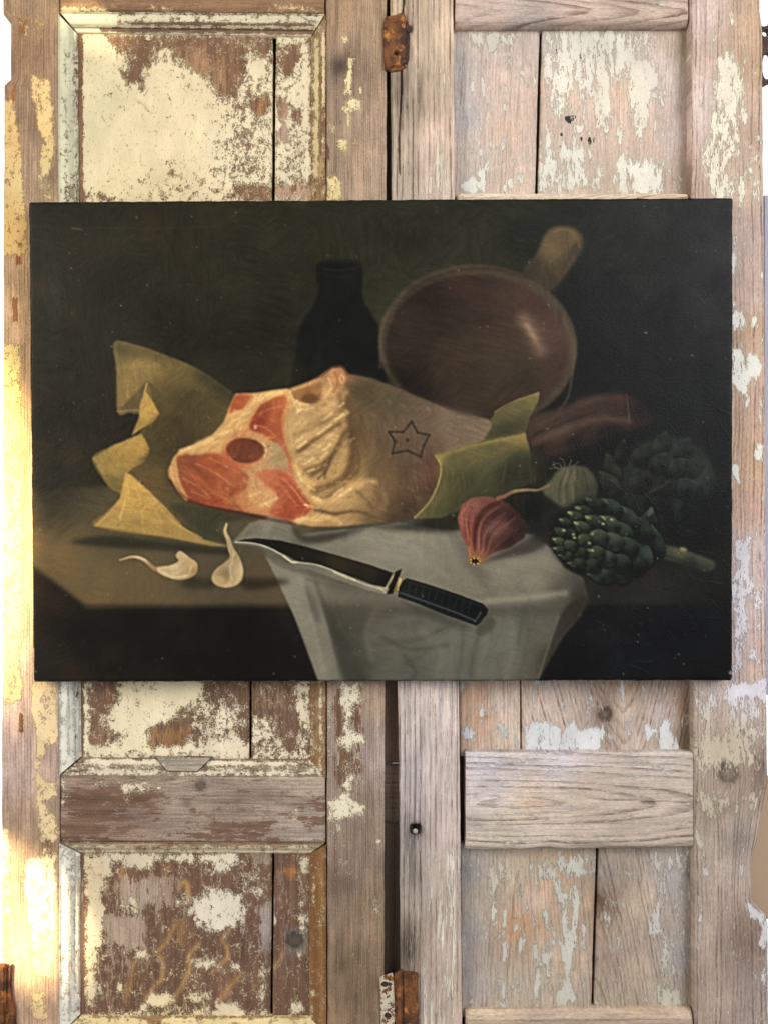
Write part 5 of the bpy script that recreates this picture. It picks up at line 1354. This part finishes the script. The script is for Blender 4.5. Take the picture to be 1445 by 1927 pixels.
stroke('893,1170 900,1160 904,1152', 2.4, (84, 90, 92), 1.5, .6)
stroke('762,1093 820,1110 905,1140', 2, (50, 57, 60), 1.5, .5)
for k in range(10):
    x = 772 + k * 12.5
    stroke([(x, 1096 + k * 4.2), (x - 4, 1112 + k * 4.2), (x - 6, 1128 + k * 4.2)], 1.5, (48, 56, 60), 1.2, .5)
fill('896,1180 918,1158 932,1172 922,1188 900,1196', (70, 68, 58), 4, .7)
fill('752,1126 830,1158 890,1180 860,1184 790,1156', (66, 64, 56), 5, .55)
# garlic bulb behind, artichokes
fill('985,930 1020,925 1050,950 1040,1000 1000,1010 990,980', (32, 33, 29), 8, .7)
fill('1038,900 1050,885 1075,876 1102,880 1120,900 1122,930 1108,955 1080,962 1050,950 1020,925 1028,912', '1045,905:86,86,62 1070,895:96,96,70 1100,900:74,75,56 1060,930:82,83,60 1100,940:60,62,48 1110,920:62,64,50', 3.5)
for a in ('1050,945 1052,915 1062,888', '1068,950 1066,915 1074,884', '1086,955 1084,920 1086,884', '1102,948 1104,920 1098,888'):
    stroke(a, 2.4, (56, 58, 46), 2.2, .55)
for a in ('1060,945 1058,915 1068,890', '1078,950 1076,915 1080,888'):
    stroke(a, 3, (112, 110, 84), 2.4, .5)
for a in ('1058,882 1050,872 1038,876', '1062,880 1060,868 1052,862', '1070,878 1074,866', '1078,878 1088,868', '1064,882 1048,880 1034,882', '1054,884 1044,880 1040,868'):
    stroke(a, 1.2, (120, 116, 90), .8, .6)


def bract(x, y, L, w, ang, base, tip, al=1.0):
    r = math.radians(ang)
    ux, uy = math.cos(r), -math.sin(r)
    vx, vy = -uy, ux
    pt = lambda a, b: (x + ux * L * a + vx * w * b, y + uy * L * a + vy * w * b)
    pts = [pt(-.55, -.30), pt(-.2, -.52), pt(.15, -.46), pt(.42, -.22), pt(.60, .0), pt(.42, .22), pt(.15, .46), pt(-.2, .52), pt(-.55, .30)]
    fill([(a + 1.5, b + 3.5) for a, b in pts], (15, 18, 16), 3.0, .75 * al)
    col = lambda p, c: '%.1f,%.1f:%d,%d,%d' % (p[0], p[1], *[max(10, min(240, int(v))) for v in c])
    b1 = tuple(v * 1.3 for v in base)
    b0 = tuple(v * .62 for v in base)
    up = -1 if vy > 0 else 1
    fill(pts, ' '.join([col(pt(-.5, 0), b0), col(pt(-.1, .3 * up), b1), col(pt(-.1, -.35 * up), b0), col(pt(.2, 0), base), col(pt(.45, .08 * up), tip if tip is not None else b1), col(pt(.3, -.2 * up), base)]), 1.3, al, True, 2.2)
    if tip is not None:
        stroke([pt(.30, .06 * up), pt(.44, .02), pt(.55, 0)], w * .2, tip, 1.2, .75 * al, (.6, 1))


fill(ell(1250, 900, 92, 78, -10), '1200,860:42,46,40 1260,840:46,52,47 1310,880:44,50,47 1240,930:36,40,37 1300,940:34,39,38', 8)
for x, y, L, w, a, c in ((1150, 880, 50, 30, 110, (66, 68, 52)), (1146, 910, 52, 32, 130, (70, 71, 54)), (1170, 850, 44, 26, 80, (54, 58, 48)), (1205, 900, 46, 38, 80, (60, 63, 52)), (1210, 855, 44, 34, 60, (54, 60, 50)), (1245, 835, 44, 34, 70, (54, 61, 54)), (1285, 845, 44, 36, 60, (52, 60, 54)), (1300, 880, 44, 36, 20, (50, 58, 53)), (1270, 880, 44, 36, 40, (56, 64, 56)), (1240, 870, 40, 32, 50, (56, 62, 52)),
                      (1290, 920, 50, 42, 20, (52, 62, 58)), (1250, 920, 44, 38, 40, (46, 54, 48)), (1310, 930, 36, 30, 0, (40, 48, 46)), (1270, 960, 48, 40, -30, (42, 52, 49)), (1235, 950, 40, 34, 10, (38, 44, 40)), (1300, 965, 36, 30, -30, (34, 42, 41))):
    bract(x, y, L, w, a, tuple(v * .82 for v in c), None, .62)
stroke('1222,925 1245,915 1258,905', 3, (80, 66, 50), 2.5, .5)
fill('1236,1028 1262,1028 1300,1040 1342,1056 1344,1066 1330,1074 1290,1062 1240,1048', '1250,1036:66,70,54 1280,1036:84,86,64 1320,1055:62,64,50 1300,1062:46,48,40', 3)
stroke('1245,1034 1290,1040 1338,1058', 4, (80, 82, 60), 3, .5)
stroke('1250,1046 1290,1058 1330,1070', 7, (34, 36, 31), 5, .6)
fill(ell(1285, 1034, 7, 4, 15), (138, 146, 88), 2, .8)
fill(ell(1130, 1012, 98, 76, 6), '1060,1000:30,36,28 1120,970:34,42,32 1130,1020:32,42,32 1200,1000:30,40,35 1150,1070:26,33,27 1210,1050:26,33,30', 6)
AB = [(1220, 985, 50, 36, 80), (1230, 1020, 54, 38, 100), (1205, 1040, 52, 40, 110), (1205, 995, 48, 38, 120), (1180, 975, 44, 34, 120), (1150, 955, 40, 30, 140), (1120, 948, 36, 24, 150), (1190, 1060, 46, 34, 140), (1160, 1080, 46, 32, 165), (1130, 1082, 44, 30, 175),
      (1168, 1000, 42, 34, 140), (1176, 1028, 42, 36, 150), (1164, 1058, 40, 34, 150), (1145, 985, 36, 28, 145), (1150, 1018, 40, 32, 150), (1136, 1050, 38, 30, 165), (1098, 962, 30, 22, 155), (1118, 982, 34, 26, 150), (1124, 1010, 34, 28, 160), (1118, 1040, 34, 28, 165), (1110, 1064, 34, 26, 175),
      (1082, 972, 28, 20, 150), (1094, 992, 30, 22, 150), (1098, 1016, 30, 24, 160), (1090, 1040, 28, 22, 165), (1084, 1060, 30, 20, 175), (1064, 984, 24, 18, 150), (1072, 1004, 26, 19, 155), (1070, 1026, 26, 20, 165), (1064, 1046, 24, 18, 170), (1052, 1000, 20, 15, 150), (1050, 1018, 20, 15, 160), (1052, 1034, 20, 15, 170)]
for i, (x, y, L, w, a) in enumerate(AB):
    d = (x - 1050) / 180
    g = RNG.uniform(.85, 1.2)
    bract(x, y, L, w, a, (46 * g * (1 - .2 * d), 55 * g * (1 - .15 * d), 42 * g), (int(128 * g), int(142 * g), int(88 * g)) if (i > 9 and RNG.random() < .8) else ((74, 88, 68) if i < 10 else None))
for x, y in ((1060, 998), (1078, 1006), (1080, 1012), (1134, 986), (1150, 978), (1108, 1022), (1114, 1036)):
    fill(ell(x, y, 3.4, 2.2, 10), (170, 184, 116), 1.2, .7)
# red onion
fill('905,1058 950,1036 990,1015 1020,1000 1030,1020 1000,1040 950,1050', (52, 48, 42), 5, .75)
fill('1000,985 1040,960 1040,1010 1010,1020', (40, 38, 34), 8, .5)
fill('886,937 910,934 936,938 962,953 985,978 991,992 986,1012 960,1030 930,1040 918,1048 906,1061 888,1061 880,1050 878,1029 866,1005 860,975 868,950', '870,960:128,70,58 890,950:136,82,68 915,945:118,66,56 868,985:140,76,64 885,1000:128,62,54 900,980:92,46,42 930,965:78,44,42 960,970:62,36,36 985,995:64,40,38 950,1000:104,66,62 930,990:118,78,74 920,1020:92,52,46 960,1020:72,46,42 890,1040:138,86,60 900,1055:130,92,58', 1.7, 1, False)
stroke('936,938 950,933 966,925 990,922 1012,922 1032,913', 6, '945,935:126,82,60 980,923:136,110,74 1025,916:112,98,66', 1.6, 1, (1.2, .6))
fill('898,1000 905,975 925,955 945,945 930,945 908,956 892,985 888,1015 894,1040', (72, 34, 32), 2.4, .8)
for a, c in (('900,1030 900,1000 910,975 935,955', (150, 104, 96)), ('908,1034 912,1005 930,980 950,965', (132, 92, 88)), ('914,1040 925,1012 948,990 968,975', (126, 86, 82)), ('920,1040 945,1018 975,995', (112, 74, 70)), ('872,990 868,968 880,950', (170, 104, 88)), ('880,1015 876,985 884,960', (164, 94, 80)), ('886,1030 884,1000 890,970', (150, 80, 70))):
    stroke(a, 3, c, 2.2, .6)
for a in ('904,1034 906,1000 920,972 940,958', '912,1038 920,1008 940,984 960,968', '918,1042 938,1014 962,990', '930,1034 960,1012 985,1000', '876,1010 872,980', '884,1010 880,975 888,955'):
    stroke(a, 1.8, (74, 40, 38), 1.4, .6)
fill('950,955 985,980 990,1005 960,1028 930,1040 945,1010 965,985', (48, 32, 31), 9, .55)
fill('905,975 925,958 950,950 965,965 940,975 915,995', (66, 38, 37), 6, .5)
fill(ell(893, 1054, 12, 9, 10), (142, 98, 56), 1.5)
fill(ell(893, 1056, 9, 6, 8), (64, 34, 26), 1.5)
for k in range(7):
    a = k * .9
    fill(ell(893 + 8.5 * math.cos(a), 1056 + 5.5 * math.sin(a), 1.8, 1.4), (196, 160, 100), .7, .9)
stroke('884,1046 882,1030', 2.5, (176, 118, 80), 1.5, .7)
stroke('902,1048 908,1034', 2.5, (150, 100, 72), 1.5, .6)

gr = np.clip(IMG[..., 1] - .5 * (IMG[..., 0] + IMG[..., 2]), 0, 60)
IMG[..., 1] -= gr * .22 * np.clip((IMG[..., 1] - 60) / 30, 0, 1)
IMG[..., 2] *= 1 - .16 * np.clip((62 - IMG[..., 1]) / 25, 0, 1) * np.clip((1250 - GX) / 300, 0, 1)
# old varnish: reds go brown, everything a little yellow; then crisp edges as a loaded brush leaves them
rg = np.clip(IMG[..., 0] - IMG[..., 1] - 30, 0, 200)
IMG[..., 1] += rg * .06
IMG[..., 0] -= rg * .05
IMG *= np.array([.985, .98, .955])
for ch in range(3):
    IMG[..., ch] += 0.9 * (IMG[..., ch] - blur(IMG[..., ch], 1.9))
IMG = np.clip(IMG, 10, 245)
# surface life: brushwork, threadbare lines, scratches, dust
sel = fbm(GX / 90, GY / 90, 46, 2)
br = 0
for k, (an, lo, hi) in enumerate(((.25, -.1, .42), (-.7, .42, .56), (1.45, .56, 1.1))):
    ca, sa = math.cos(an), math.sin(an)
    wk = np.clip((sel - lo) / .06 + .5, 0, 1) * np.clip((hi - sel) / .06 + .5, 0, 1)
    br = br + wk * (fbm((GX * ca + GY * sa) / 24, (GY * ca - GX * sa) / 4.2, 40 + 7 * k, 3) - .5)
br = br + .6 * (fbm(GX / 2.6, GY / 2.6, 77, 2) - .5)
IMG *= (1 + br * (.24 - .13 * np.clip((GY - 990) / 40, 0, 1)))[..., None]
IMG += ((fbm(GX / 110, GY / 90, 50, 4) - .5) * 14)[..., None] * np.array([1, .9, .6])
warmb = np.clip(fbm(GX / 70, GY / 60, 52, 4) - .52, 0, 1)
IMG += warmb[..., None] * np.array([26, 6, -2]) * np.clip(1.2 - GX / 900, 0, 1)[..., None]
for k in range(230):
    x, y = RNG.uniform(60, 1370), RNG.uniform(380, 1275)
    a = RNG.normal(-.5, .6)
    L = RNG.uniform(6, 55) if k < 150 else RNG.uniform(3, 12)
    cu = RNG.uniform(-8, 8)
    stroke([(x, y), (x + L * .5 * math.cos(a) - cu * math.sin(a) * .3, y + L * .5 * math.sin(a) + cu * math.cos(a) * .3), (x + L * math.cos(a), y + L * math.sin(a))], .8,
           (104, 98, 74), .7, RNG.uniform(.08, .30))
for k in range(420):
    x, y = RNG.uniform(58, 1374), RNG.uniform(376, 1280)
    s = RNG.uniform(.5, 1.3) ** 2
    fill(ell(x, y, s, s, 0, 6), (150, 144, 120), .5, RNG.uniform(.25, .8))
stroke('135,428 300,430 420,426', 1.4, (70, 62, 46), 1, .5, rough=2)
stroke('136,430 156,432', 2, (110, 102, 84), 1, .6)
IMG = np.clip(IMG, 8, 250)

# canvas mesh
TLc, TRc, BRc, BLc = [np.array(p, float) for p in ((54, 379), (1379, 371), (1378, 1281), (63, 1284))]
nu, nv = 737, 505
u, v = np.meshgrid(np.linspace(0, 1, nu), np.linspace(0, 1, nv))
X = (TLc[0] * (1 - u) + TRc[0] * u) * (1 - v) + (BLc[0] * (1 - u) + BRc[0] * u) * v
Y = (TLc[1] * (1 - u) + TRc[1] * u) * (1 - v) + (BLc[1] * (1 - u) + BRc[1] * u) * v
gx, gy = np.clip((X - QX) / QS, 0, QW - 1.01), np.clip((Y - QY) / QS, 0, QH - 1.01)
xi, yi = gx.astype(int), gy.astype(int)
fx, fy = (gx - xi)[..., None], (gy - yi)[..., None]
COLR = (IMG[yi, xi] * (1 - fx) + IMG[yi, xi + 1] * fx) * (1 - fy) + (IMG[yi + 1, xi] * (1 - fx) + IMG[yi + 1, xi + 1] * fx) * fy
dl = np.minimum(np.minimum(u * 1325, (1 - u) * 1325), np.minimum(v * 905, (1 - v) * 905))
en = fbm(X / 12, Y / 12, 60)
# bare threads and ground showing at the worn turned edge
wear = np.clip((2.8 - dl) / 2.0, 0, 1) * np.clip((en - .52) * 7, 0, 1)
wear = np.maximum(wear, np.clip(1.5 - np.hypot(X - 1374, Y - 1266) / 3.5, 0, 1))
wear = np.maximum(wear, np.clip(1.3 - np.hypot(X - 1376, Y - 1277) / 2.5, 0, 1))
COLR = COLR * (1 - .7 * wear[..., None]) + .7 * wear[..., None] * np.array([186, 178, 152])
edge = np.clip(1 - dl / 7, 0, 1)[..., None]
COLR = COLR * (1 - .18 * edge)
LC = lin(COLR)
LM = LC.mean(-1, keepdims=True)
LC = LM + (LC - LM) * 0.97
ALB = LC * np.maximum((LM - PAINT_LIFT) / LM, 0.22)
CF, CB = -0.0235, -0.0025
WOB = (fbm(X / 25, Y / 25, 66) - .5) * 2.2
RC = 5.0
ea = np.clip(1 - np.minimum(u, 1 - u) * 1325 / RC, 0, 1)
eb = np.clip(1 - np.minimum(v, 1 - v) * 905 / RC, 0, 1)
sc = np.where((ea > 0) & (eb > 0), np.maximum(ea, eb) / np.maximum(np.hypot(ea, eb), 1e-6), 1.0)
XC = X + np.where(u < .5, 1, -1) * RC * ea * (1 - sc)
YC = Y + np.where(v < .5, 1, -1) * RC * eb * (1 - sc)
t = np.clip(1 - dl / 6.0, 0, 1)
y = CF + 0.0030 * (1 - np.sqrt(1 - np.minimum(t, .999) ** 2)) + (fbm(X / 300, Y / 260, 62) - .5) * 0.004 * np.clip(dl / 60, 0, 1)
edgek = np.clip(1 - dl / 8, 0, 1)
k = S * (D + CF) / D
co = np.stack([(XC + WOB * edgek - CX) * k, y, Z0 + (CY - YC - WOB * edgek) * k], -1).reshape(-1, 3)
idg = np.arange(nu * nv).reshape(nv, nu)
q = np.stack([idg[:-1, :-1], idg[1:, :-1], idg[1:, 1:], idg[:-1, 1:]], -1).reshape(-1, 4)
ring = np.concatenate([idg[0, :], idg[1:, -1], idg[-1, -2::-1], idg[-2:0:-1, 0]])
n0, m = nu * nv, len(ring)
b1 = co[ring].copy()
b1[:, 1] = CB
i = np.arange(m)
j = (i + 1) % m
side = np.stack([ring[i], ring[j], n0 + j, n0 + i], -1)
me = fast_mesh('canvas', np.vstack([co, b1]), np.vstack([q, side]))
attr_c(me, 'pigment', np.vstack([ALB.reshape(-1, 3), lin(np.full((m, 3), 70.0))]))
lum = COLR.mean(-1)
imp = np.clip((lum - 60) / 150, 0, 1)
attr_f(me, 'impasto', np.concatenate([imp.ravel(), np.zeros(m)]))
crk = np.clip(np.clip((X - 700) / 300, 0, 1) * np.clip((Y - 720) / 160, 0, 1) * 1.2 + .12 + .7 * np.exp(-((X - 250) / 140) ** 2 - ((Y - 880) / 130) ** 2), 0, 1)
attr_f(me, 'craze', np.concatenate([crk.ravel(), np.zeros(m)]))
uvv = np.stack([X / 100, Y / 100, 0 * X], -1).reshape(-1, 3)
attr_v(me, 'gp', np.vstack([uvv, uvv[ring]]))


def canvas_material():
    N = NT('oil_paint_on_canvas')
    gp = N.attr('gp', 'Vector')
    imp, craze = N.attr('impasto'), N.attr('craze')
    weave = N.n('ShaderNodeTexWave', wave_type='BANDS', bands_direction='X')
    N.put(weave.inputs['Vector'], gp)
    weave.inputs['Scale'].default_value = 9.0
    weave.inputs['Distortion'].default_value = 1.5
    weave2 = N.n('ShaderNodeTexWave', wave_type='BANDS', bands_direction='Y')
    N.put(weave2.inputs['Vector'], gp)
    weave2.inputs['Scale'].default_value = 9.0
    weave2.inputs['Distortion'].default_value = 1.5
    brush = N.noise(N.vmul(gp, (1.0, 1.6, 1.0)), 16, 5, 0.65, 0.6)
    vor = N.n('ShaderNodeTexVoronoi', feature='DISTANCE_TO_EDGE')
    N.put(vor.inputs['Vector'], N.vadd(N.vmul(gp, (1.0, 0.5, 1.0)), N.vscale(N.noise(gp, 3.0, 3, 0.5, 0, 1), 0.16)))
    vor.inputs['Scale'].default_value = 3.4
    line = N.rng(vor.outputs['Distance'], 0.0, 0.035, 1.0, 0.0)
    line = N.m('MULTIPLY', line, craze)
    h = N.m('ADD', N.m('MULTIPLY', weave.outputs['Fac'], 0.02), N.m('MULTIPLY', weave2.outputs['Fac'], 0.02))
    h = N.m('ADD', h, N.m('MULTIPLY', brush, N.m('MULTIPLY_ADD', imp, 1.6, 0.45)))
    h = N.m('ADD', h, N.m('MULTIPLY', line, 0.20))
    col = N.attr('pigment', 'Color')
    fine = N.noise(gp, 60, 3, 0.6)
    col = N.mix(1.0, col, N.rng(fine, 0.3, 0.7, 0.84, 1.16, False), 'MULTIPLY')
    col = N.mix(N.m('MULTIPLY', line, 0.35), col, N.vmul(col, (0.62, 0.60, 0.56)))
    gl = N.noise(gp, 1.4, 4, 0.6)
    N.bsdf(col, N.rng(gl, 0.3, 0.7, 0.36, 0.54, False), 0.15, N.bump(h, 0.7, 0.0010))
    return N.mat


pic = empty('painting', W(720, 1283, CB))
tag(pic, 'dark unframed oil still life of ham, knife, onion and artichokes hung on the shutters', 'painting')
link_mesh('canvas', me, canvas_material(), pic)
# stretcher behind the canvas
for nm, q4 in (('stretcher_bar', (60, 384, 1374, 436)), ('stretcher_bar', (66, 1226, 1374, 1276)), ('stretcher_bar', (62, 440, 118, 1222)), ('stretcher_bar', (1318, 440, 1373, 1222))):
    box(nm, pic, q4[0], q4[1], q4[2], q4[3], CF + 0.005, CB - 0.0006, MAT_STRETCH)
